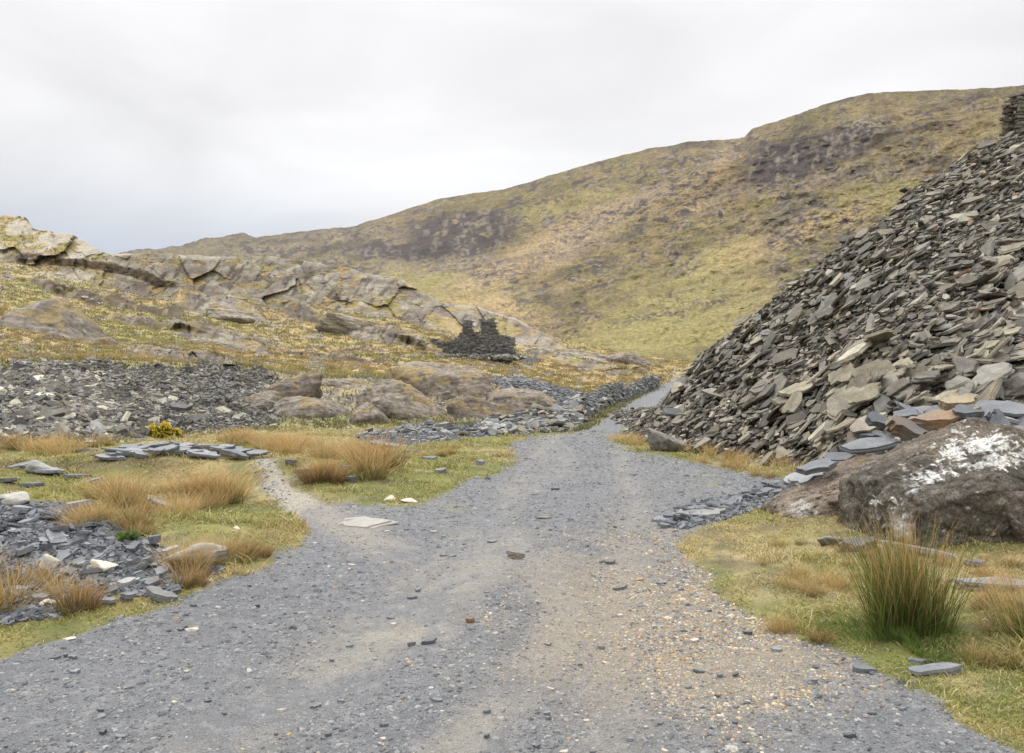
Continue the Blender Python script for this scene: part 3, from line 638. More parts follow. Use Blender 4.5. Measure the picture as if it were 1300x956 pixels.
for i in big:
    sc_ = float(min(sz[i]*1.05, .85))
    kt = int(rng.integers(18)); uu_, vv_ = px(1, 1)*0+CU+F*P[i, 0]/P[i, 1], HZ-F*(P[i, 2]-EYE)/P[i, 1]
    where = 'just above the boulders at the foot of the tip' if (uu_ > 1040 and vv_ > 480) else 'at the left foot of the tip by the road' if vv_ > 520 else 'high on the tip below its stone wall' if vv_ < 300 else 'on the lower right face of the tip' if uu_ > 1180 else 'halfway up the face of the tip' if vv_ < 430 else 'on the lower middle face of the tip'
    place_slab(tipmesh[kt], Pc[i]+N[i]*.03, N2[i], float(rng.uniform(0, 6.28)), sc_, tiptone[kt]+' slate slab '+where, 'large slabs on the slate tip')

# ---- slabs of the left scree and the roadside bank
PG = Pxyz; NG = grid_normals(Pxyz)
j0 = int(np.searchsorted(U, -60)); j1 = int(np.searchsorted(U, 400))
wf = (scr_l*(.55+.9*ss(-.3, .3, fbm(UU*.02, V*.05, 3, 311))))[nearN:R2+6, j0:j1]
P, N, ii, jj = sample(PG, NG, nearN, R2+6, j0, j1, 21000, wfun=wf)
lv = ss(260, 40, U[jj])
szl = np.clip(rng.gamma(2.0, .068, len(P))*(.8+.5*lv)*(1+.5*fbm(U[jj]*.02, V[ii, jj]*.05, 2, 315)), .05, .75)
ccl = np.array([(.12, .12, .12), (.18, .178, .16), (.085, .085, .09), (.27, .265, .225), (.15, .14, .115)])[rng.choice(5, len(P), p=[.3, .25, .2, .12, .13])]*rng.uniform(.8, 1.25, (len(P), 1))*(1+.35*lv[:, None])*np.array([1.05, 1.0, .93])
fa = 1+.75*fbm(U[jj]*.03, V[ii, jj]*.06, 3, 313)[:, None]
o = link('scree_slates', raw_mesh('scree_slates', *slab_batch(P+N*rng.uniform(0, .05, (len(P), 1)), tilt(N*.5+[0.05, 0, .5], .35), szl, szl*rng.uniform(.08, .25, len(P))+.01, rng.uniform(0, 6.28, len(P)), ccl*fa, k=5)), M_slate)
tag(o, 'small broken slates covering the low dark bank below the hillside', 'scree', kind='stuff')
# spill between outcrops and bank
m_sp = (sp2*1.0)[nearN:R4, :]
P, N, ii, jj = sample(PG, NG, nearN, R4, 0, nU-1, 5000, wfun=m_sp[:, :nU-1])
s_ = np.clip(rng.gamma(3, .05, len(P)), .08, .5)
o = link('slate_spill', raw_mesh('slate_spill', *slab_batch(P+N*.02, tilt(N*.6+[0, 0, .4], .25), s_, s_*.15+.01, rng.uniform(0, 6.28, len(P)), np.array([(.15, .15, .16)])*rng.uniform(.7, 1.5, (len(P), 1)), k=5)), M_slate)
tag(o, 'dark blue grey slate spill between the rock outcrops and the roadside bank', 'scree', kind='stuff')

UB = np.arange(455, 896, 3.0)
b0 = np.array([(455, 562), (520, 560), (600, 554), (660, 551), (725, 546), (757, 530), (784, 514), (824, 494), (853, 482), (895, 470)], float)
b1 = np.array([(455, 19.5, 556), (520, 20.5, 549), (600, 21.5, 540), (652, 22.5, 527), (705, 24, 514), (735, 27, 506), (751, 30, 496), (768, 34, 488), (794, 46, 484), (822, 66, 474), (850, 95, 470), (895, 150, 460)], float)
vb = np.interp(UB, b0[:, 0], b0[:, 1]); dB2 = np.minimum(EYE*F/(vb-HZ), 140); dT2 = np.maximum(np.interp(UB, b1[:, 0], b1[:, 1]), dB2+.8); vT2 = np.interp(UB, b1[:, 0], b1[:, 2])+2.5+(7*fbm(UB*.045, UB*0, 3, 331)+3)*ss(560, 640, UB)
zB2 = np.minimum(near_z(px(UB, dB2), dB2), 0)-.05; zT2 = zv(vT2, dT2)
rowsb = np.linspace(0, 1, 24)[:, None]; DBK = dB2+(dT2-dB2)*rowsb; ZBK = zB2+(zT2-zB2)*rowsb**.8
DBK = np.concatenate([DBK, [dT2+1.0, dT2+2.5, dT2+5]]); ZBK = np.concatenate([ZBK, [zT2*.97, zT2*.7, zT2*0-.2]])
XBK = px(np.broadcast_to(UB, DBK.shape), DBK); ZBK = ZBK+.22*fbm(XBK*.55, DBK*.35, 4, 321)*np.minimum(1, np.arange(len(DBK))/4)[:, None]
PB = np.stack([XBK, DBK, ZBK], -1); NB = grid_normals(PB)
ids = np.arange(DBK.size).reshape(DBK.shape); q = np.stack([ids[:-1, :-1], ids[:-1, 1:], ids[1:, 1:], ids[1:, :-1]], -1).reshape(-1, 4)
bbase = (PB.reshape(-1, 3), q.ravel(), np.full(len(q), 4), np.tile(col(.10, .10, .102), (DBK.size, 1)))
P, N, ii, jj = sample(PB, NB, 0, len(DBK)-2, 0, len(UB)-1, 7500, wfun=1/DBK[:len(DBK)-2, :len(UB)-1]**1.3)
szb = np.clip(rng.gamma(3.2, .085, len(P)), .1, 1.0)*np.where(U[0]*0+UB[jj] < 560, .7, 1)
szb *= (.7+.012*P[:, 1])*np.where(UB[jj] > 735, .5, 1)
bcol = np.array([(.21, .215, .215), (.15, .155, .16), (.28, .28, .27), (.24, .23, .19), (.12, .12, .125)])[rng.choice(5, len(P), p=[.3, .22, .2, .16, .12])]*rng.uniform(.8, 1.2, (len(P), 1))
Nb2 = tilt(N*.5+np.array([-.05, 0, .5]), .22); appb = np.where(rng.random(len(P)) < .5, szb/P[:, 1], 0); ob = np.argsort(-appb); bigb = ob[:120]; smb = ob[120:]
o = link('roadside_slate_bank', raw_mesh('roadside_slate_bank', *join_parts([bbase, slab_batch(P[smb]+N[smb]*rng.uniform(-.02, .09, (len(smb), 1)), Nb2[smb], szb[smb], szb[smb]*rng.uniform(.08, .2, len(smb))+.01, rng.uniform(0, 6.28, len(smb)), bcol[smb])])), M_slate)
tag(o, 'low tumbled bank of slate waste along the left edge of the far road', 'slate bank', kind='stuff')
for i in bigb:
    place_slab(tipmesh[int(rng.integers(18))], P[i]+N[i]*.06, Nb2[i], float(rng.uniform(0, 6.28)), float(min(szb[i]*1.15, 1.1)), 'grey slate block in the low bank where the road narrows', 'blocks in the roadside slate bank', 'slate_block', 'slate block')
HP = zone_poly([(-900, 640), (-60, 632), (50, 640), (120, 652), (190, 690), (235, 712), (290, 726), (240, 744), (205, 762), (150, 752), (60, 790), (-80, 800), (-900, 860)])
def heap_in(u, v): return bool(HP(np.array([u]), np.array([v]))[0])
# ---------------------------------------------------------------- rocks
_ico = {}
def ico(n):
    if n not in _ico:
        bm = bmesh.new(); bmesh.ops.create_icosphere(bm, subdivisions=n, radius=1)
        V_ = np.array([v.co[:] for v in bm.verts]); F_ = np.array([[v.index for v in f.verts] for f in bm.faces]); bm.free()
        _ico[n] = (V_/np.linalg.norm(V_, axis=1, keepdims=True), F_)
    return _ico[n]
def pn3(p, s): return (pn(p[:, 0]+p[:, 2]*.7, p[:, 1]-p[:, 2]*.5, s)+pn(p[:, 1]*.9+p[:, 2], p[:, 2]-p[:, 0]*.6, s+7))*.6
def f3(p, o, s, g=.5):
    t = 0; a = 1
    for i in range(o): t = t+a*pn3(p*2.03**i, s+i*5); a *= g
    return t
def rock_shape(n, seed, dims, planes=None, npl=16, sharp=14, rough=.05, detail=.03, fr=2.2, hull=None):
    dirs, Fc = ico(n); r = np.random.default_rng(seed)
    if planes is None:
        pn_ = r.normal(size=(npl, 3)); pn_ /= np.linalg.norm(pn_, axis=1, keepdims=True); hs = r.uniform(.72, 1.0, npl)
    else:
        pn_ = np.array([p[:3] for p in planes], float); pn_ /= np.linalg.norm(pn_, axis=1, keepdims=True); hs = np.array([p[3] for p in planes], float)
    dd = dirs @ pn_.T; inv = np.maximum(dd, 0)/hs
    rr = 1/((inv**sharp).sum(1)**(1/sharp)+1e-6); rr = np.minimum(rr, 2.2)
    p = dirs*rr[:, None]
    p = p*(1+rough*f3(p*fr, 3, seed)[:, None]+detail*(f3(p*fr*4, 4, seed+50)[:, None]) - detail*1.2*np.maximum(0, 1-np.abs(f3(p*fr*1.3, 2, seed+90))*7)[:, None])
    return p*np.array(dims), Fc
def rock_mesh(name, p, Fc, colr, smooth=True): return raw_mesh(name, p, Fc.ravel(), np.full(len(Fc), 3), colr, smooth)
def rockcol(p, base, seed, k=1.5, spots=None):
    n = f3(p*k, 4, seed+3); c = mixc(np.tile(base, (len(p), 1)), base*1.3, ss(-.3, .6, n)); c = mixc(c, base*.6, .8*ss(.2, .8, f3(p*k*2.3, 4, seed+8)))
    if spots is not None: c = mixc(c, spots, .8*ss(.55, .8, f3(p*k*4, 4, seed+13)))
    return c

# ---- outcrops of bare rock in the middle distance (photograph place, size in px, distance, base colour, label)
outc = [
 (70, 424, 84, 46, 47, (.27, .25, .22), 'large rounded bare rock outcrop at the far left above the dark scree', -.30),
 (135, 445, 45, 18, 44, (.30, .27, .24), 'sloping purplish rock shoulder just right of the large far left outcrop', -.35),
 (285, 440, 62, 12, 60, (.32, .30, .26), 'long tilted rock slab in the grass in the middle of the left hillside', -.18),
 (300, 402, 48, 14, 90, (.34, .32, .27), 'smooth pale slab outcrop directly below the long crag', -.12),
 (495, 424, 70, 17, 82, (.33, .31, .26), 'furrowed rock slab outcrop on the slope left of the ruin', -.28),
 (372, 496, 42, 22, 25.5, (.22, .19, .165), 'dark brown dome of rock at the right end of the dark scree', .05),
 (330, 512, 40, 18, 24, (.27, .25, .22), 'grassy topped rock step at the right edge of the dark scree', .1),
 (395, 520, 55, 26, 23.5, (.28, .26, .23), 'jointed grey rock block below the dark brown dome', -.05),
 (505, 512, 62, 36, 24, (.31, .28, .24), 'big rounded grey rock outcrop left of centre behind the orange rushes', -.2),
 (580, 492, 62, 30, 27.5, (.32, .29, .25), 'broad upper rock hump below the ruin', .12),
 (468, 527, 28, 22, 22.6, (.28, .25, .23), 'small steep rock face left of the big rounded outcrop', .2),
 (655, 512, 56, 28, 26.5, (.31, .28, .24), 'cracked rock outcrop just above the roadside slate bank', -.15),
 (600, 525, 44, 20, 24, (.24, .21, .185), 'dark split rock between the rounded outcrop and the roadside slates', -.3),
 (440, 492, 55, 16, 29, (.32, .29, .25), 'low flat rock shelf behind the rounded outcrop', -.05),
 (795, 455, 36, 10, 96, (.33, .30, .27), 'low knobbly outcrop on the skyline above the end of the road', -.1),
 (735, 452, 60, 12, 92, (.40, .38, .33), 'pale whaleback of rock right of the ruin', -.15),
 (680, 476, 44, 12, 60, (.33, .31, .28), 'pale streaked rock rib below and right of the ruin', -.25),
]
for i, (u, v, ru, rv, d, bc, lab, rot) in enumerate(outc):
    k_ = d/F; rx = ru*k_; rz = rv*k_*1.25; ry = max(rx*.6, rz*1.1); ry = min(ry, rx*.8)
    p, Fc = rock_shape(6, 400+i, (1, 1, 1), npl=22, sharp=11, rough=.08, detail=.03, fr=1.7)
    cc = rockcol(p, col(*bc)*np.array([.82, .77, .72]), 400+i, 2.2, col(.46, .43, .36))
    # grass clings to flat tops
    gm = ss(.0, .35, f3(p*1.8, 4, 600+i)+.1)*ss(.25, .6, p[:, 2]); cc = mixc(cc*.92, col(.28, .21, .10), .8*ss(.35, .75, gm))
    cr_ = ss(.05, 0, np.abs(f3(p*np.array([2.2, 1.4, .7]), 3, 630+i))); cc = mixc(cc, col(.09, .075, .06), .75*cr_); cc = mixc(cc, col(.13, .115, .10), .7*ss(.15, .5, f3(p*np.array([5, 3, 1.2]), 3, 660+i)))
    p = p*np.array([rx, ry, rz]); c_, s_ = math.cos(-rot), math.sin(-rot); p = np.stack([p[:, 0]*c_+p[:, 2]*s_, p[:, 1], -p[:, 0]*s_+p[:, 2]*c_], 1)
    o = link('rock_outcrop', rock_mesh('rock_outcrop', p, Fc, cc), M_rock); o.location = (px(u, d), d, zv(v+rv*.35, d))
    tag(o, lab, 'rock outcrop', 'bare rock outcrops')

# ---- the great boulder with the white patch, and its neighbours
def ground_at(x, y): return float(near_z(x, y))
bo = link('boulder', None) if False else None
DBL = 7.0
p, Fc = rock_shape(7, 901, (1, 1, 1), planes=[(-1, -.05, -.03, .93), (-.9, -.5, .1, .90), (-.50, .08, .86, .66), (.286, .05, .958, .835), (1, -.1, .3, 1.06), (-.34, -.50, .80, .60), (.1, -.72, .69, .72), (-.05, -1, -.28, .72), (-.45, -.9, -.1, .82), (.25, -.9, .2, .80), (.35, -.85, -.4, .78), (.6, -.9, -.1, .92), (0, 1, .1, .9), (0, 0, -1, .8), (.25, .6, .8, .85), (-.2, -.9, -.45, .80)], sharp=70, rough=.018, detail=.03, fr=2.0)
kx, kz = p[:, 0].copy(), p[:, 2].copy(); fr_ = (p[:, 1] < .15)
p = p*np.array([.84, .70, .86])
cc = rockcol(p*1.4, col(.125, .11, .09), 901, 1.5, col(.26, .24, .205)); cc = mixc(cc, col(.30, .28, .25), .6*ss(.35, .7, f3(p*5, 5, 951, .65))); cc = mixc(cc, col(.055, .048, .042), .65*ss(-.1, .6, f3(p*3.2, 4, 955)))
cc = mixc(cc, col(.20, .165, .125), .6*ss(.3, .6, kz+.25*kx*0+.2*f3(p*4, 3, 957)))
line = np.interp(kx, [-.9, -.7, -.45, -.2, 0, .2, .5, .8], [.0, .16, .38, .52, .60, .63, .60, .55])
th_ = np.interp(kx, [-.9, -.6, -.4, -.2, .1, .3, .6, .8], [.0, .02, .07, .10, .07, .04, .03, .0])
line2 = np.interp(kx, [-.2, .1, .4, .6], [.42, .47, .44, .33]); th2 = np.interp(kx, [-.25, -.1, .2, .45, .62], [-.1, .05, .05, .03, -.06])
nzw = .045+.13*f3(p*6, 3, 970)+.13*f3(p*20, 4, 975, .7)
wl = np.maximum(ss(.03, -.02, np.abs(kz-line)-th_+nzw), ss(.03, -.02, np.abs(kz-line2)-th2+nzw))*fr_
wl = np.maximum(wl, ss(.04, 0, np.hypot(kx+.80, (kz+.18)*.6)-.05+.03*f3(p*14, 2, 977))*fr_*.55)
wl = np.maximum(wl, .55*ss(.62, .8, f3(p*9, 4, 980)+.1)*fr_)
cc = mixc(cc, col(.78, .77, .74), wl*.95); cc = mixc(cc, col(.36, .34, .10), ss(.07, 0, np.hypot(kx-.74, kz-.42)-.02+.05*f3(p*12, 2, 985))*fr_); cc = mixc(cc, col(.30, .24, .10), .7*ss(.07, 0, np.hypot(kx-.2, kz+.12)-.02+.05*f3(p*12, 2, 986))*fr_)
o = link('boulder', rock_mesh('boulder', p, Fc, cc), M_boulder)
cx = px(1213, 7.0); o.location = (cx, DBL-.12, .47)
tag(o, 'huge dark brown boulder splashed with a white patch beside the road', 'boulder')
p, Fc = rock_shape(6, 912, (1, 1, 1), npl=18, sharp=12, rough=.07, detail=.04, fr=2)
p = p*np.array([.60, .48, .44]); cc = rockcol(p*1.4, col(.215, .18, .155), 912, 1.6, col(.38, .36, .32)); cc = mixc(cc, col(.34, .32, .10), .7*ss(.5, .8, f3(p*3, 3, 915)))
o = link('boulder', rock_mesh('boulder', p, Fc, cc), M_boulder); cx = px(1338, 6.55); o.location = (cx, 6.55, .25)
tag(o, 'reddish grey lichened boulder leaning on the right of the white splashed one', 'boulder')
p, Fc = rock_shape(6, 923, (1, 1, 1), planes=[(-.60, -.10, .78, .40), (-.75, -.3, .6, .62), (-1, 0, -.1, 1.05), (1, 0, 0, 1), (0, -1, .15, .75), (0, 1, 0, .8), (0, 0, 1, .78), (0, 0, -1, .6), (-.6, -.8, .4, .86)], sharp=12, rough=.08, detail=.05, fr=2.2)
p = p*np.array([.80, .52, .52]); cc = rockcol(p*1.4, col(.205, .165, .13), 923, 2.2, col(.30, .26, .2)); cc = mixc(cc, col(.07, .055, .04), .7*ss(.2, .6, f3(p*9, 3, 927))); cc = mixc(cc, col(.55, .53, .49), .55*ss(.06, 0, np.hypot(p[:, 0]+.58, p[:, 2]+.06)-.05+.03*f3(p*12, 2, 925))*(p[:, 1] < 0))
cc = mixc(cc, col(.20, .15, .06), .6*ss(.2, .6, f3(p*5, 4, 929))*ss(0, .3, p[:, 2]))
o = link('boulder', rock_mesh('boulder', p, Fc, cc), M_boulder); cx = px(1082, 8.2); o.location = (cx, 8.2, .28)
tag(o, 'low mossy brown boulder behind the left end of the white splashed one', 'boulder')
p, Fc = rock_shape(5, 931, (1, 1, 1), npl=14, sharp=14, rough=.05, detail=.03)
p = p*np.array([.34, .25, .18]); q0 = at_px(850, 573)
o = link('boulder', rock_mesh('boulder', p, Fc, rockcol(p*2, col(.23, .215, .19), 931, 2, col(.34, .33, .29))), M_boulder); o.location = q0+Vector((0, .1, .12))
tag(o, 'small pale grey boulder at the left foot of the slate tip', 'boulder')

# ---- big fresh slabs heaped behind the boulder
blue = col(.125, .131, .141); rusty = col(.27, .175, .105); gry = col(.235, .235, .23)
def slab_at(u, v, d, L_, asp, th, nrm, spin, c, label, group=None, c2=None, mat=None, seed=None, name='slate_slab', cat='slate'):
    me = slab_mesh(seed or int(u*7+v), k=6, layers=3, length=L_, asp=asp, th=th, c=c, c2=c2, name=name); me.materials.append(mat or M_slate_fresh)
    return place_slab(me, Vector((px(u, d), d, zv(v, d))), nrm, spin, 1.0, label, group, name, cat)
slab_at(1108, 563, 8.55, .66, .42, .08, (-.30, -.55, .8), -.28, blue*1.15, 'thick blue grey slab leaning low against the back of the big boulder', c2=blue*1.3)
slab_at(1148, 544, 8.6, .85, .30, .13, (.40, -.55, .7), .30, col(.15, .145, .14), 'dark slab tilted down to the right with a rusty middle behind the boulder', c2=col(.2, .15, .11))
slab_at(1190, 533, 8.9, .95, .26, .12, (-.25, -.45, .85), -.12, rusty*1.05, 'long rust orange slab lying across the slates above the boulder', c2=col(.27, .20, .15))
slab_at(1228, 524, 8.8, .40, .6, .10, (-.1, -.5, .85), .1, blue, 'short dark blue slate at the right end of the rust orange slab')
slab_at(1270, 522, 9.2, .85, .50, .12, (.05, -.35, .9), .1, blue*1.1, 'broad flat blue slab topmost above the white splashed boulder')
slab_at(1268, 540, 8.7, .48, .5, .09, (-.5, -.75, .35), .9, blue*1.25, 'upright blue slate leaning on edge behind the boulder top')
slab_at(1238, 540, 8.75, .42, .6, .10, (.2, -.7, .6), .2, blue*1.1, 'rounded blue slate between the boulder top and the upright slate')
slab_at(1296, 555, 8.5, .62, .6, .09, (.0, -.4, .9), .3, blue*1.2, 'grey blue slab at the right behind the boulder crest')
slab_at(1100, 540, 9.3, .50, .5, .08, (-.2, -.7, .7), .4, col(.30, .26, .21), 'brownish slab standing behind the leaning blue grey one')
slab_at(1165, 525, 9.5, .60, .5, .07, (-.3, -.5, .8), -.3, gry, 'grey slab behind the left end of the rust orange slab')
slab_at(1213, 512, 9.8, .52, .5, .10, (-.2, -.4, .9), -.1, col(.27, .21, .13), 'brown stained slab above the long rust orange one')
for i in range(34):
    u = rng.uniform(1080, 1330); v = rng.uniform(520, 556) - (u-1080)*.06; d = 9.2+rng.uniform(-.4, 1.0)
    slab_at(u, v+8, d, rng.uniform(.22, .5), rng.uniform(.4, .8), rng.uniform(.04, .09), (rng.normal(-.15, .3), -.4+rng.normal(0, .25), .8), rng.uniform(-1, 1), (blue if rng.random() < .65 else gry)*rng.uniform(.8, 1.3), 'loose blue grey slate heaped behind the big boulder', 'loose slates heaped behind the boulder', seed=7000+i, name='broken_slate', cat='broken slate')
# bits on the left boulder and ditch line
slab_at(1040, 592, 8.4, .52, .5, .06, (-.3, -.35, .9), -.2, blue*1.3, 'flat slate resting on the left shoulder of the mossy brown boulder')
slab_at(1022, 606, 8.6, .60, .5, .07, (-.3, -.3, .9), -.15, col(.24, .24, .25), 'pair-thick grey slab stepping down left from the mossy boulder')
slab_at(1070, 580, 8.8, .45, .45, .05, (-.25, -.4, .9), -.3, blue, 'dark slate perched between the two left slabs and the leaning slab')
def lay(u, v, wpx, asp, th, c, label, group=None, mat=None, seed=None, spin=None, sink=.3, c2=None, tiltv=.10, name='flat_slate', cat='slate'):
    q_ = at_px(u, v); L_ = wpx*q_.y/F
    me = slab_mesh(seed or int(u*11+v*3), k=random.choice([5, 6, 7]), layers=2 if L_ < .4 else 3, length=L_, asp=asp, th=th, c=c, c2=c2, name=name); me.materials.append(mat or M_slate_fresh)
    return place_slab(me, q_+Vector((0, 0, th*sink)), (rng.normal(0, tiltv), rng.normal(-.03, tiltv), 1), rng.uniform(-.35, .35) if spin is None else spin, 1.0, label, group, name, cat)
lay(885, 653, 90, .45, .05, col(.25, .245, .23), 'broad pale flat slab at the left end of the line of slates by the road', spin=-.1)
for i in range(58):
    t = rng.random(); u = 840+t*190; v = 662-t*52+rng.normal(0, 5)*(1-.4*t)
    lay(u, v, rng.uniform(16, 46), rng.uniform(.35, .7), rng.uniform(.02, .05), blue*rng.uniform(.85, 1.35), 'dark blue slate in the line of broken slates running to the boulders', 'broken slates in a line by the verge', seed=8000+i, sink=.5, tiltv=.16, spin=rng.uniform(-.2, .9), name='broken_slate', cat='broken slate')
lay(1090, 697, 66, .55, .07, blue*.95, 'dark thick slate lying in front of the left corner of the big boulder', sink=.5)

lay(1180, 707, 120, .3, .05, col(.27, .25, .22), 'long thin slab half under the front of the big boulder', sink=.6)
lay(1238, 718, 38, .6, .025, blue*1.3, 'small grey slate standing out of the grass right of the boulder front', sink=1.0, spin=.9, tiltv=.35)
lay(1262, 744, 112, .35, .05, col(.235, .235, .235), 'long flat grey slab in the turf right of the big tussock', spin=0)
lay(1186, 856, 80, .35, .04, blue*1.35, 'flat grey slab low in the turf below the big tussock', spin=.05)
lay(1165, 841, 44, .3, .03, blue*1.3, 'narrow slate just above the flat grey slab below the tussock', spin=.1)
lay(1098, 852, 30, .6, .03, blue*1.4, 'small grey slate at the gravel edge left of the flat slab')
lay(1048, 790, 20, .5, .02, blue*1.5, 'tiny pale slate in the grass above the ochre gravel')
lay(1292, 770, 30, .4, .04, blue*1.1, 'small slate at the foot of the tussock at the right edge')
# slates and stones on the road
lay(772, 715, 23, .4, .025, blue*.8, 'small dark slate lying on the road right of centre', sink=.5, spin=0)
lay(788, 748, 24, .4, .022, blue*1.1, 'narrow grey slate tilted on the ochre gravel', spin=.5, sink=.5)
lay(655, 709, 32, .4, .04, col(.20, .17, .14), 'brown slate sliver lying in the dusty middle of the road', spin=.15, sink=.5)
lay(525, 760, 18, .5, .02, blue*1.1, 'small grey slate on the left wheel track', sink=.5)
lay(545, 817, 22, .4, .02, blue, 'dark slate chip beside the pale dusty patch', sink=.5)
lay(597, 790, 14, .7, .03, rusty*.8, 'rust brown stone on the road at front centre', sink=.5)
lay(812, 737, 16, .5, .015, rusty*1.4, 'orange slate chip on the ochre gravel', sink=.5)
lay(840, 742, 20, .4, .02, blue*1.3, 'grey slate chip next to the orange one', sink=.5)
lay(705, 622, 12, .5, .03, blue*.8, 'small dark stone on the road beyond the brown sliver', sink=.5)
lay(690, 658, 26, .3, .02, col(.26, .23, .17), 'thin tan slate flat on the road beyond the brown sliver', sink=.5)
for i in range(90):
    for _ in range(20):
        u = rng.uniform(-20, 1160); v = 560+400*rng.random()**.8
        if rp(np.array([u]), np.array([v]))[0]: break
    c = blue*rng.uniform(.6, 1.7) if rng.random() < .8 else dust*1.2
    lay(u, v, rng.uniform(7, 17), rng.uniform(.35, .7), rng.uniform(.008, .02), c, 'small slate chip scattered on the gravel road', 'slate chips on the road', seed=9000+i % 24, sink=.5, name='slate_chip', cat='slate chip')
# left heap and mound slates
lay(205, 649, 0.0001+50, .35, .07, blue*1.25, 'long grey slab jutting right from the top of the left slate heap', spin=-.45, sink=.8)
lay(95, 645, 60, .4, .06, col(.26, .25, .23), 'grey slab lying along the crest of the left slate heap', spin=-.35)
lay(196, 694, 20, .8, .05, blue*.8, 'upright dark slate standing at the right end of the left heap', sink=1.2)
lay(205, 763, 52, .5, .045, col(.20, .195, .19), 'thick wedge of slate at the road edge below the left heap', sink=.8, spin=-.15, tiltv=.2)
lay(160, 762, 24, .6, .05, blue*1.4, 'small slate in moss left of the thick wedge')
lay(130, 765, 40, .5, .04, blue*1.4, 'pair of low slates in moss below the left heap')
lay(255, 716, 96, .22, .07, col(.24, .23, .21), 'long dark slab end pointing to the road from the left heap', sink=.8, spin=0)
lay(70, 785, 26, .4, .02, blue*1.5, 'flat grey slate in the grass at lower left')
for i in range(34):
    u = 140+i*5.6+rng.normal(0, 3); dd = 12.35+rng.uniform(-.45, .35); x_ = px(u, dd); c = blue*rng.uniform(.8, 1.7); L_ = rng.uniform(.25, .62)
    me = slab_mesh(9100+i, k=random.choice([5, 6, 7]), layers=2, length=L_, asp=rng.uniform(.35, .6), th=rng.uniform(.04, .07), c=c, name='capping_slate'); me.materials.append(M_slate_fresh)
    place_slab(me, Vector((x_, dd, float(near_z(x_, dd))+.05+.05*rng.random())), (rng.normal(-.1+.2*i/34, .12), rng.normal(-.15, .12), 1), rng.uniform(-.5, .5), 1.0, 'blue grey slab capping the grassy mound left of the path', 'slabs capping the grassy mound', 'capping_slate', 'slate')
for (u, v, w_) in [(60, 600, 60), (95, 607, 44), (30, 592, 46), (8, 612, 40), (118, 613, 30), (40, 618, 38), (185, 572, 36), (110, 575, 40), (240, 640, 26), (12, 640, 40), (440, 596, 20), (500, 590, 26), (470, 600, 18), (385, 600, 24), (398, 575, 22), (370, 596, 20), (425, 604, 18), (520, 575, 34), (545, 583, 22), (490, 566, 50), (560, 600, 20), (610, 590, 16), (445, 612, 18)]:
    lay(u, v, w_, rng.uniform(.4, .6), rng.uniform(.04, .07), blue*rng.uniform(.9, 1.7), 'grey slate lying half buried in the straw grass left of the road', 'slates in the grass left of the road', seed=int(9200+u), sink=.5)
for i in range(110):
    for _ in range(30):
        u = rng.uniform(-40, 290); v = rng.uniform(645, 790)
        if heap_in(u, v): break
    c = blue*rng.uniform(.55, 1.5) if rng.random() < .85 else gry*1.3
    lay(u, v, rng.uniform(12, 38), rng.uniform(.4, .8), rng.uniform(.015, .05), c, 'broken dark slate on the left roadside heap', 'broken slates on the left heap', seed=9300+i % 40, sink=.6, tiltv=.3, spin=rng.uniform(-1.5, 1.5), name='broken_slate', cat='broken slate')
def stone(u, v, wpx, c, label, group=None, flat=.6, seed=1, name='stone'):
    q_ = at_px(u, v); r_ = wpx*q_.y/F/2
    p, Fc = rock_shape(4, seed, (1, 1, 1), npl=12, sharp=10, rough=.06, detail=.03); p = p*np.array([r_*1.1, r_*.8, r_*flat])
    o = link(name, rock_mesh(name, p, Fc, rockcol(p/r_, c, seed, 1.5)), M_stone_one); o.location = q_+Vector((0, 0, r_*flat*.45)); return tag(o, label, 'stone', group)
wht = col(.62, .55, .44)
stone(133, 725, 28, wht, 'cream white quartz stone on the left slate heap', flat=.55, seed=11)
stone(116, 722, 9, wht*.9, 'tiny cream stone left of the large quartz stone', seed=12)
stone(60, 768, 17, wht, 'cream white stone in the grass at the lower left', seed=13)
stone(1052, 690, 26, col(.22, .215, .2), 'small rounded grey stone beside the dark slate at the boulder corner', flat=.5, seed=31)
stone(187, 740, 9, wht*.8, 'small pinkish stone right of the large quartz stone', seed=14)
stone(64, 722, 26, col(.42, .40, .34), 'pale angular stone in the left heap', seed=15, flat=.9)
stone(266, 738, 9, wht*.8, 'small pale round stone at the road edge by the rushes', seed=16)
stone(88, 812, 14, wht*.95, 'pale flat stone on the gravel at the lower left edge', flat=.3, seed=17)
stone(246, 800, 14, wht*.7, 'buff stone on the gravel at the left', flat=.4, seed=18)
lay(462, 664, 84, .9, .035, col(.32, .30, .27), 'broad pale flat bedrock patch in the gravel beside the path', seed=19, spin=.1, sink=.0, tiltv=.02, mat=M_stone_one, name='bedrock_patch', cat='flat rock')
stone(250, 712, 70, col(.30, .27, .22), 'low brown boulder half buried behind the long slab at the left', flat=.35, seed=20)
stone(497, 635, 12, wht, 'white stone at the turf edge left of the road', seed=21)
stone(518, 637, 18, wht*.9, 'long white stone at the turf edge next to the round white one', flat=.35, seed=22)
stone(505, 868, 18, wht*.75, 'buff stone on the road at the front', flat=.5, seed=23) if False else None
stone(300, 672, 8, wht, 'small white stone in the gravel spill by the mound', seed=24)
stone(195, 640, 32, col(.33, .28, .23), 'small brown boulder in the rushes left of the road', flat=.5, seed=25) 
stone(20, 640, 36, col(.34, .33, .29), 'grey stone at the top left of the left slate heap', flat=.5, seed=26)
stone(50, 598, 34, col(.32, .31, .29), 'pale grey rock among the slabs at the far left', flat=.4, seed=27)

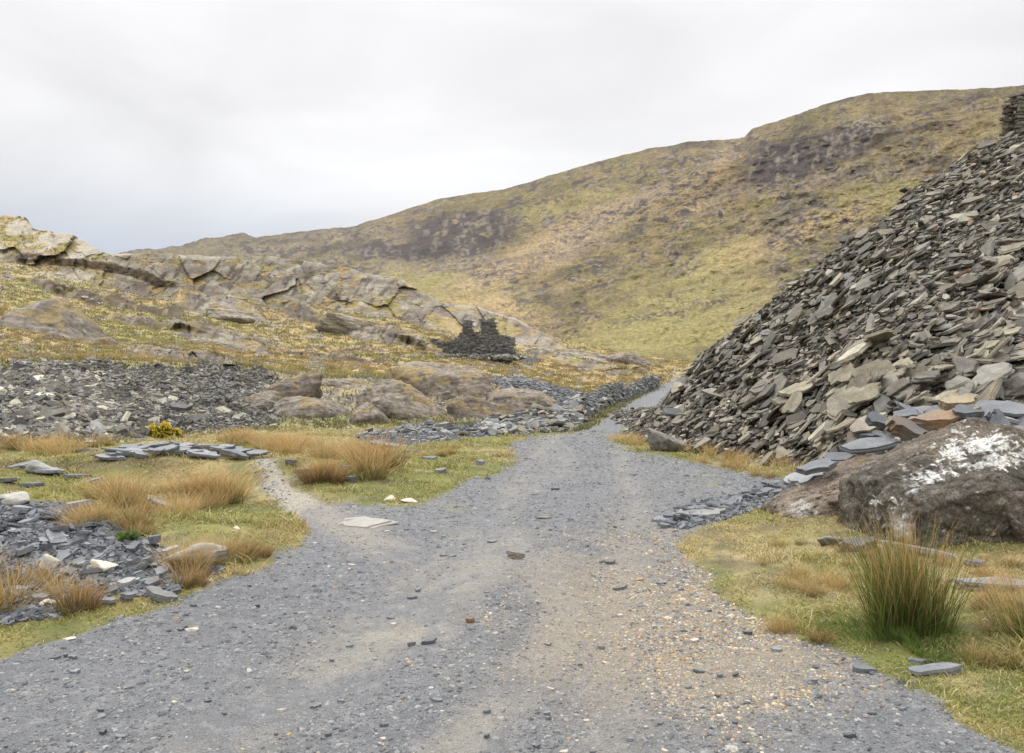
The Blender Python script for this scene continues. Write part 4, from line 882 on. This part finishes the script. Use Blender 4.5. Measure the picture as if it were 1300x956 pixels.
# ---- gravel: thousands of small stones, one mass
def pebble_batch(P, size, colr, flat=.5):
    base, Fc = ico(1); n = len(P)   # 42 verts is too many for far ones: use the 12-vertex form
    t = (1+5**.5)/2
    b = np.array([(-1, t, 0), (1, t, 0), (-1, -t, 0), (1, -t, 0), (0, -1, t), (0, 1, t), (0, -1, -t), (0, 1, -t), (t, 0, -1), (t, 0, 1), (-t, 0, -1), (-t, 0, 1)], float); b /= np.linalg.norm(b[0])
    f = np.array([(0, 11, 5), (0, 5, 1), (0, 1, 7), (0, 7, 10), (0, 10, 11), (1, 5, 9), (5, 11, 4), (11, 10, 2), (10, 7, 6), (7, 1, 8), (3, 9, 4), (3, 4, 2), (3, 2, 6), (3, 6, 8), (3, 8, 9), (4, 9, 5), (2, 4, 11), (6, 2, 10), (8, 6, 7), (9, 8, 1)])
    v_ = b[None]*rng.uniform(.65, 1.15, (n, 12, 1))*np.stack([np.ones(n), rng.uniform(.5, .95, n), rng.uniform(.25, .8, n)*flat*2], -1)[:, None]*size[:, None, None]/2
    a = rng.uniform(0, 6.28, n); c, s = np.cos(a)[:, None], np.sin(a)[:, None]
    v_ = np.stack([v_[..., 0]*c-v_[..., 1]*s, v_[..., 0]*s+v_[..., 1]*c, v_[..., 2]], -1)+P[:, None]
    return v_.reshape(-1, 3), ((np.arange(n)*12)[:, None, None]+f[None]).ravel(), np.full(n*20, 3), np.repeat(colr, 12, 0)
ja, jb = int(np.searchsorted(U, -50)), int(np.searchsorted(U, 1350))
def scat(mask, n, pw, ia=25, ib=None, ja=ja, jb=jb):
    ib = ib or nearN
    w_ = mask[ia:ib, ja:jb]/DB[ia:ib, ja:jb]**pw
    return sample(PG, NG, ia, ib, ja, jb, n, wfun=w_)
P, N, ii, jj = scat(np.clip(rb2+.12*ss(.02, .3, rb)+ditch, 0, 1)*(.5+OCH*1.2+.5*ss(-.3, .4, fbm(X*1.7, Y*1.7, 3, 401)))*(1-.5*dst), 190000, 1.75)
dd_ = P[:, 1]; size = np.clip(rng.gamma(1.6, .0062, len(P)), .004, .06)*(.7+.11*dd_)*(1-.35*dst[ii, jj])
oc = OCH[ii, jj]; isoc = rng.random(len(P)) < np.clip(.02+.62*oc**1.3, 0, 1)
gp = np.array([(.185, .187, .192), (.245, .247, .25), (.31, .31, .305), (.13, .132, .138), (.40, .39, .36)])[rng.choice(5, len(P), p=[.33, .32, .16, .165, .025])]
op = np.array([(.48, .37, .22), (.56, .47, .32), (.40, .28, .15), (.62, .56, .45), (.40, .22, .10)])[rng.choice(5, len(P), p=[.35, .25, .2, .15, .05])]
size = size*np.where(isoc, .8, 1); cc = np.where(isoc[:, None], op*.85, gp*.84)*rng.uniform(.8, 1.2, (len(P), 1)); du = dst[ii, jj][:, None]; cc = cc*(1-.35*du)+dust*.35*du
o = link('gravel', raw_mesh('gravel', *pebble_batch(P, size, cc, .45)), M_stone)
tag(o, 'grey and ochre gravel strewn over the road', 'gravel', kind='stuff')
# chips of slate on the left heap and the verge
P, N, ii, jj = scat((heapz*1.0 + ditch*.8 + vs_*.6), 16000, 1.3)
s_ = np.clip(rng.gamma(2.5, .018, len(P)), .015, .18)
o = link('slate_chippings', raw_mesh('slate_chippings', *slab_batch(P+[0, 0, .008], tilt(N, .3), s_, s_*.2+.003, rng.uniform(0, 6.28, len(P)), blue[None]*rng.uniform(.55, 1.6, (len(P), 1)), k=5)), M_stone)
tag(o, 'dark slate chippings heaped at the left of the road', 'slate chippings', kind='stuff')

# ---- turf: short blades, one mass
def blade_batch(P, h, wd, colr, lean=.5, seg=1):
    n = len(P); a = rng.uniform(0, 6.28, n); ln = rng.normal(0, lean, (n, 2))*h[:, None]
    dx = np.stack([np.cos(a), np.sin(a), np.zeros(n)], -1)*wd[:, None]
    tip = P+np.stack([ln[:, 0], ln[:, 1], h], -1); midp = P+np.stack([ln[:, 0]*.3, ln[:, 1]*.3, h*.6], -1)
    v_ = np.stack([P-dx, P+dx, midp+dx*.7, midp-dx*.7, tip], 1).reshape(-1, 3)
    b = (np.arange(n)*5)[:, None]; lp = (b+np.array([0, 1, 2, 3, 3, 2, 4])[None]).ravel(); tt_ = np.tile([4, 3], n)
    c_ = np.stack([colr*.75, colr*.75, colr, colr, colr*1.15], 1).reshape(-1, 3)
    return v_, lp, tt_, c_
gfoc = GRASSY*(.12+.88*ss(-.25, .2, fbm(X*1.4, Y*1.4, 4, 409)))
P, N, ii, jj = scat(gfoc, 430000, 1.5, ja=int(np.searchsorted(U, -420)), jb=int(np.searchsorted(U, 2100)))
base = grass[ii, jj]*1.08; n_ = len(P)
h = rng.gamma(2.2, .009, n_).clip(.005, .07)*(.75+.05*P[:, 1])*(.55+1.5*ss(.05, .55, fbm(P[:, 0]*1.1, P[:, 1]*1.1, 3, 411)))
cvar = base*rng.uniform(.75, 1.45, (n_, 1)); sw = rng.random(n_) < .3; cvar[sw] = straw2*rng.uniform(.8, 1.2, (int(sw.sum()), 1))
o = link('grass', raw_mesh('grass', *blade_batch(P, h, .0016+.0006*P[:, 1], cvar, .95)), M_blade)
tag(o, 'short straw and green turf on the verges', 'grass', kind='stuff')
mh = (cls_h := ((ri >= nearN-2) & (ri < R5-4)))*np.clip(1-cragm-ROCK-scr_l-mid*.6-sp2-rb2-topm, 0, 1)*ss(-.5, .2, n6+.3*n5)
P, N, ii, jj = scat(mh, 170000, 1.5, nearN, R5)
base = Ccol[ii, jj]; n_ = len(P); h = rng.uniform(.04, .15, n_)*(.8+.006*P[:, 1]); cvar = base*rng.uniform(.85, 1.35, (n_, 1))*np.array([.98, 1.03, 1.12])
o = link('moor_grass', raw_mesh('moor_grass', *blade_batch(P, h, .012+.0006*P[:, 1], cvar, .5)), M_blade)
tag(o, 'rough straw coloured moor grass covering the left hillside', 'moor grass', kind='stuff')
ms = (cls_h)*(ss(.05, .4, fbm(UU*.03, V*.08, 3, 421))*.8+.1+2*ss(R4+5, R4-3, ri)*ss(R4-20, R4-8, ri))*ss(800, 700, UU)*(1-scr_l)
P, N, ii, jj = scat(ms, 2600, 1.6, nearN, R5)
s_ = np.clip(rng.gamma(1.8, .12, len(P)), .08, 1.6)*(.4+.008*P[:, 1])
o = link('hillside_stones', raw_mesh('hillside_stones', *pebble_batch(P, s_, np.array([(.30, .28, .25)])*rng.uniform(.6, 1.35, (len(P), 1)), .45)), M_rock)
tag(o, 'grey stones strewn over the grassy hillside', 'stones', kind='stuff')
# sparse blades creeping on the edges and in the heap
# ---- rushes and tussocks
def tuft_mesh(name, n, H, spread, lean, w0, roots, tips, seed, droop=.25, dead=.0):
    r = np.random.default_rng(seed); segs = 4
    a = r.uniform(0, 6.28, n); rad = spread*np.sqrt(r.random(n))*.62*(1+.35*np.sin(a*3+seed)+.2*np.sin(a*5+seed*2)); bx, by = np.cos(a)*rad, np.sin(a)*rad
    h = H*r.beta(2.6, 1.9, n)*1.25; out = (rad/spread)*lean+r.normal(0, .16, n); oa = a+r.normal(0, .7, n); bk = r.random(n) < (dead or .16); out = np.where(bk, out+r.uniform(.5, 1.3, n), out); h = np.where(bk, h*r.uniform(.35, .7, n), h); wl0 = r.normal(0, .12, 2); kink = r.normal(0, .10, (n, 2))
    wa = r.uniform(0, 6.28, n); Vs = []; Cs = []
    ti = r.choice(len(tips), n); ro = r.choice(len(roots), n)
    for s in range(segs+1):
        t = s/segs; off = out*h*(t+droop*t**2.5*2); zz = h*(t-droop*.5*t**3)
        cxp = bx+np.cos(oa)*off+h*t*t*(wl0[0]+kink[:, 0]); cyp = by+np.sin(oa)*off+h*t*t*(wl0[1]+kink[:, 1]); w_ = w0*(1-t*.85)
        for sg in (-1, 1): Vs.append(np.stack([cxp+sg*np.cos(wa)*w_, cyp+sg*np.sin(wa)*w_, zz], -1))
        k = ss(.25, .85, t+r.normal(0, .12, n))[:, None]; c = np.array(roots)[ro]*(1-k)+np.array(tips)[ti]*k
        Cs += [c, c]
    Vv = np.stack(Vs, 1).reshape(-1, 3); Cc = np.stack(Cs, 1).reshape(-1, 3); m = 2*(segs+1)
    pat = np.concatenate([[2*s, 2*s+1, 2*s+3, 2*s+2] for s in range(segs)]); b = (np.arange(n)*m)[:, None]
    me = raw_mesh(name, Vv, (b+pat[None]).ravel(), np.full(n*segs, 4), Cc); me.materials.append(M_rush); return me
grt = [(.10, .14, .03), (.15, .18, .045), (.09, .11, .03)]; brn = [(.50, .29, .12), (.44, .28, .13), (.55, .40, .2)]; strw = [(.62, .42, .20), (.70, .53, .29), (.54, .34, .14)]; strr = [(.42, .31, .14), (.24, .23, .08), (.46, .32, .14)]
def tuft(me, u, v, s, label, group=None, parts=None, name='rush_tussock', cat='rushes', rz=None):
    o = bpy.data.objects.new(name, me); C.objects.link(o); o.location = at_px(u, v, -.01); o.scale = (s, s, s); o.rotation_euler = (0, 0, random.uniform(0, 6.28) if rz is None else rz)
    return tag(o, label, cat, group)
big_me = tuft_mesh('rush_tussock', 1500, .66, .27, .34, .0028, grt, grt+grt+brn+brn, 501, .10, dead=.05)
tuft(big_me, 1148, 800, 1.0, 'large green rush tussock with orange tips in front of the big boulder')
o = link('grass_skirt', tuft_mesh('grass_skirt', 2600, .10, .62, 1.0, .0028, [(.09, .16, .03), (.13, .20, .045)], [(.14, .22, .05), (.24, .25, .08)], 502, .3)); o.location = at_px(1165, 806, -.005); tag(o, 'bright green grass skirt round the foot of the large rush tussock', 'grass clump')
e_me = tuft_mesh('rush_tussock', 700, .50, .30, .7, .0028, grt, brn+strw, 503, .15)
tuft(e_me, 1322, 812, .85, 'green and straw rush tussock cut by the right edge of the view')
tv = [tuft_mesh('rush_tussock', 210, .42, .30, .95, .0052, strr, strw, 510+i, .22) for i in range(4)] + [tuft_mesh('rush_tussock', 200, .44, .28, .9, .0052, [(.14, .13, .05), (.2, .17, .06)], strw+brn, 520+i, .2) for i in range(3)] + [tuft_mesh('rush_tussock', 260, .34, .22, .6, .0042, [(.16, .10, .05), (.2, .13, .06)], brn, 530+i, .2) for i in range(2)]
# straw rushes left of the road
ll = 'straw coloured rush tussock in the rough grass left of the road'
clusters = [
 (470, 596, 26, 9, 9, 1.25, 0, 'tall golden rush tussock at the bend right of the footpath'), (425, 584, 30, 7, 8, 1.1, 0, 'golden rush tussock behind the footpath bend'),
 (372, 570, 40, 5, 10, 1.0, 0, 'golden rush tussock behind the head of the footpath'), (310, 563, 50, 4, 10, .95, 0, 'straw rush tussock beyond the slab capped mound'),
 (415, 606, 16, 4, 4, .9, 1, 'brownish rush tussock just right of the footpath'), (262, 636, 24, 8, 10, .9, 0, 'straw rush tussock on the face of the mound left of the footpath'),
 (232, 628, 26, 6, 4, .7, 0, 'straw rush tussock just under the slab capped mound'), (150, 640, 22, 8, 9, .95, 0, 'straw rush tussock between the mound and the left slate heap'),
 (200, 645, 40, 6, 5, .6, 1, 'low brown rush tussock near the small brown boulder'), (95, 568, 50, 5, 9, .75, 0, 'pale straw tussock at the foot of the dark scree'),
 (25, 572, 40, 6, 10, .9, 0, 'straw tussock at the far left foot of the dark scree'), (545, 578, 50, 5, 6, .45, 0, 'small straw tussock near the low slates right of the golden rushes'),
 (130, 665, 40, 8, 6, .6, 0, 'small straw tussock above the left slate heap'), (240, 655, 50, 8, 7, .6, 0, 'small straw tussock on the near turf left of the footpath')]
for (cu, cv, su, sv, n, s, wt, lab) in clusters:
    for _ in range(n):
        u = cu+rng.normal(0, su*.55); v = cv+rng.normal(0, sv*.6)
        if v < 552 or u < -60: continue
        k = int(rng.integers(0, 7)) if not wt else int(rng.integers(4, 9))
        tuft(tv[k], u, v, s*rng.uniform(.65, 1.1), lab, lab.replace('tussock', 'tussocks', 1))
ll2 = 'small tussock of orange brown rushes beside the left slate heap'
for (u, v, s) in [(98, 768, .55), (92, 776, .6), (108, 772, .5), (240, 722, .6), (232, 718, .5), (246, 728, .55), (252, 742, .45), (236, 745, .5), (12, 770, .6), (-8, 780, .65), (25, 745, .5), (285, 706, .45), (300, 700, .4), (318, 704, .45), (312, 712, .4), (335, 706, .4), (60, 740, .4), (75, 752, .4), (-20, 730, .5), (180, 655, .5), (190, 680, .3), (275, 716, .4)]:
    tuft(tv[int(rng.integers(0, 9))], u, v, s, ll2, 'small rush tussocks around the left heap')
ll3 = 'small straw tussock at the foot of the slate tip'
for (u, v) in [(880, 576), (905, 580), (925, 582), (950, 588), (975, 594), (1000, 596), (1020, 600), (940, 596), (960, 602), (915, 594), (890, 588), (985, 604), (1035, 604), (1040, 590), (865, 576), (800, 562), (790, 560), (815, 566)]:
    tuft(tv[int(rng.integers(0, 4))], u+rng.normal(0, 5), v+rng.normal(0, 2), rng.uniform(.4, .75), ll3, 'small tussocks along the foot of the tip')
ll4 = 'wispy straw grass tuft in the turf below the boulders'
for i in range(46):
    u = rng.uniform(920, 1300); v = rng.uniform(690, 850)
    if rp(np.array([u+14]), np.array([v]))[0] or (1095 < u < 1215 and v > 720): continue
    tuft(tv[int(rng.integers(0, 7))], u, v, rng.uniform(.18, .34), ll4, 'wispy tufts below the boulders')
for (u, v, s) in [(1012, 735, .35), (1000, 745, .3), (1050, 740, .35), (1062, 748, .3)]:
    tuft(tv[2], u, v, s, ll4, 'wispy tufts below the boulders')
tuft(tv[8], 395, 612, 1.0, 'dark brown rush tussock right of the footpath')
tuft(tv[7], 160, 640, .7, 'dark brown rush tussock on the near side of the grassy mound')

# ---- gorse
def leafy(name, n, rx, ry, rz, size, colr, seed, mat, shell=.6):
    r = np.random.default_rng(seed); dv = r.normal(size=(n, 3)); dv /= np.linalg.norm(dv, axis=1, keepdims=True); dv[:, 2] = np.abs(dv[:, 2])
    rad = r.uniform(shell, 1.0, (n, 1))*(1+.25*np.sin(dv[:, :1]*7+dv[:, 1:2]*5)); Pp = dv*rad*[rx, ry, rz]
    return raw_mesh(name, *blade_batch(Pp, np.full(n, size), np.full(n, size*.35), colr*r.uniform(.7, 1.3, (n, 1)), 1.2))
g = bpy.data.objects.new('gorse_bush', None); C.objects.link(g); g.location = at_px(206, 556); tag(g, 'small yellow flowering gorse bush below the dark scree', 'bush')
link('foliage', leafy('foliage', 1500, .34, .3, .26, .05, col(.10, .14, .03)[None], 601, M_blade), M_blade, g)
link('flowers', leafy('flowers', 700, .36, .32, .30, .04, col(.75, .52, .03)[None], 602, M_blade, .9), M_blade, g)
w1 = link('weed', leafy('weed', 200, .10, .10, .05, .04, col(.12, .18, .05)[None], 603, M_blade, .3), M_blade); w1.location = at_px(162, 686); tag(w1, 'small bright green weed growing on the left slate heap', 'weed')

# ---------------------------------------------------------------- walls of stacked slate
def stacked(name, segs, thick, course, c, parent=None, seed=1, mat=None):
    """segs: (x0, x1, bottom(x), top(x)) in the wall's own frame; slates laid flat in courses"""
    r = np.random.default_rng(seed); P_, s_, t_, c_ = [], [], [], []
    for x0, x1, zb_, ztop in segs:
        nxt = max(2, int((x1-x0)/.22)); zmax = max(ztop(x) for x in np.linspace(x0, x1, 12)); zmin = min(zb_(x) for x in np.linspace(x0, x1, 5))
        z = zmin
        while z < zmax:
            x = x0+r.uniform(0, .15)
            while x < x1:
                ln = r.uniform(.22, .5)
                if zb_(x)-.1 <= z <= ztop(min(max(x, x0), x1))+r.normal(0, .05):
                    for yy in (-thick/2+.12, thick/2-.12):
                        P_.append((x, yy+r.normal(0, .03), z)); s_.append(ln*1.25); t_.append(course*r.uniform(.6, 1.1)); c_.append(c*r.uniform(.6, 1.4))
                x += ln*.75
            z += course*.9
    P_ = np.array(P_); N_ = tilt(np.tile([0., 0, 1], (len(P_), 1)), .05, r)
    return raw_mesh(name, *slab_batch(P_, N_, np.array(s_), np.array(t_), r.normal(0, .2, len(P_)), np.array(c_), k=6, r=r))
# ruin
rd_ = 62.0; kk = rd_/F
ruin = bpy.data.objects.new('ruined_building', None); C.objects.link(ruin); ruin.location = (px(610, rd_), rd_, zv(452, rd_)); tag(ruin, 'roofless ruin of dark slate walls with two standing stubs on the hillside', 'ruin')
dk_ = col(.165, .16, .148)
def Lx(u): return (u-610)*kk
def Lz(v): return (452-v)*kk
front = [(Lx(589), Lx(600), lambda x: -.5, lambda x: Lz(407)), (Lx(600), Lx(611), lambda x: -.5, lambda x: Lz(424+3*math.sin(x*5))), (Lx(611), Lx(629), lambda x: -.5, lambda x: Lz(405+2*math.sin(x*4))), (Lx(629), Lx(650), lambda x: -.5, lambda x: Lz(np.interp(x, [Lx(629), Lx(638), Lx(650)], [418, 430, 442])))]
m_ = stacked('front_wall', front, .6, .10, dk_, seed=1); link('front_wall', m_, M_slate_fresh, ruin)
left = [(Lx(548), Lx(590), lambda x: np.interp(x, [Lx(548), Lx(590)], [Lz(434), -.5]), lambda x: Lz(np.interp(x, [Lx(548), Lx(558), Lx(572), Lx(580), Lx(590)], [429, 432, 434, 428, 418])))]
m_ = stacked('left_wall', left, .6, .10, dk_*.9, seed=2); link('left_wall', m_, M_slate_fresh, ruin)
rr_ = np.random.default_rng(77); nb = 260; Pq = np.stack([rr_.uniform(Lx(556), Lx(668), nb), rr_.normal(-1.2, .9, nb), rr_.uniform(-.25, .05, nb)], -1)
link('fallen_rubble', raw_mesh('fallen_rubble', *slab_batch(Pq, tilt(np.tile([0., 0, 1], (nb, 1)), .35, rr_), rr_.uniform(.2, .7, nb), rr_.uniform(.05, .2, nb), rr_.uniform(0, 6, nb), dk_*rr_.uniform(.7, 1.6, (nb, 1)), r=rr_)), M_slate_fresh, ruin)
rear = link('rear_wall', stacked('rear_wall', [(Lx(596), Lx(650), lambda x: -.5, lambda x: Lz(428+2*math.sin(x*3)))], .6, .10, dk_*1.2, seed=3), M_slate_fresh, ruin); rear.location = (.2, 4.0, .2)
gab = link('gable_wall', stacked('gable_wall', [(0, 4.0, lambda x: -.5, lambda x: Lz(424+x*1.5))], .6, .10, dk_, seed=4), M_slate_fresh, ruin); gab.location = (Lx(593), 0, 0); gab.rotation_euler = (0, 0, R(90))
# wall on top of the tip
wd_ = 27.3; wl_ = stacked('dry_stone_wall', [(0, 12, lambda x: -.6, lambda x: np.interp(x, [0, .12, .5, 1.2, 12], [1.30, 1.55, 1.72, 1.9, 2.3]))], 1.0, .085, col(.17, .155, .13), seed=9)
o = link('dry_stone_wall', wl_, M_slate); o.location = (px(1285, wd_), wd_, zv(178, wd_)); tag(o, 'dark dry stone retaining wall of stacked slates on top of the tip', 'wall')
# ---------------------------------------------------------------- the air
me = raw_mesh('haze', [(x, y, z) for z in (-8, 420) for y in (-300, 2400) for x in (-2600, 3200)], [0, 2, 3, 1, 4, 5, 7, 6, 0, 1, 5, 4, 2, 6, 7, 3, 0, 4, 6, 2, 1, 3, 7, 5], [4]*6)
hm = bpy.data.materials.new('haze_air'); hm.use_nodes = True; hn = hm.node_tree; hn.nodes.remove(hn.nodes['Principled BSDF'])
pv = hn.nodes.new('ShaderNodeVolumePrincipled'); pv.inputs['Density'].default_value = .000028; pv.inputs['Color'].default_value = (.93, .95, 1, 1); pv.inputs['Anisotropy'].default_value = .2
hn.links.new(pv.outputs[0], hn.nodes['Material Output'].inputs['Volume'])
tag(link('haze', me, hm), kind='stuff')
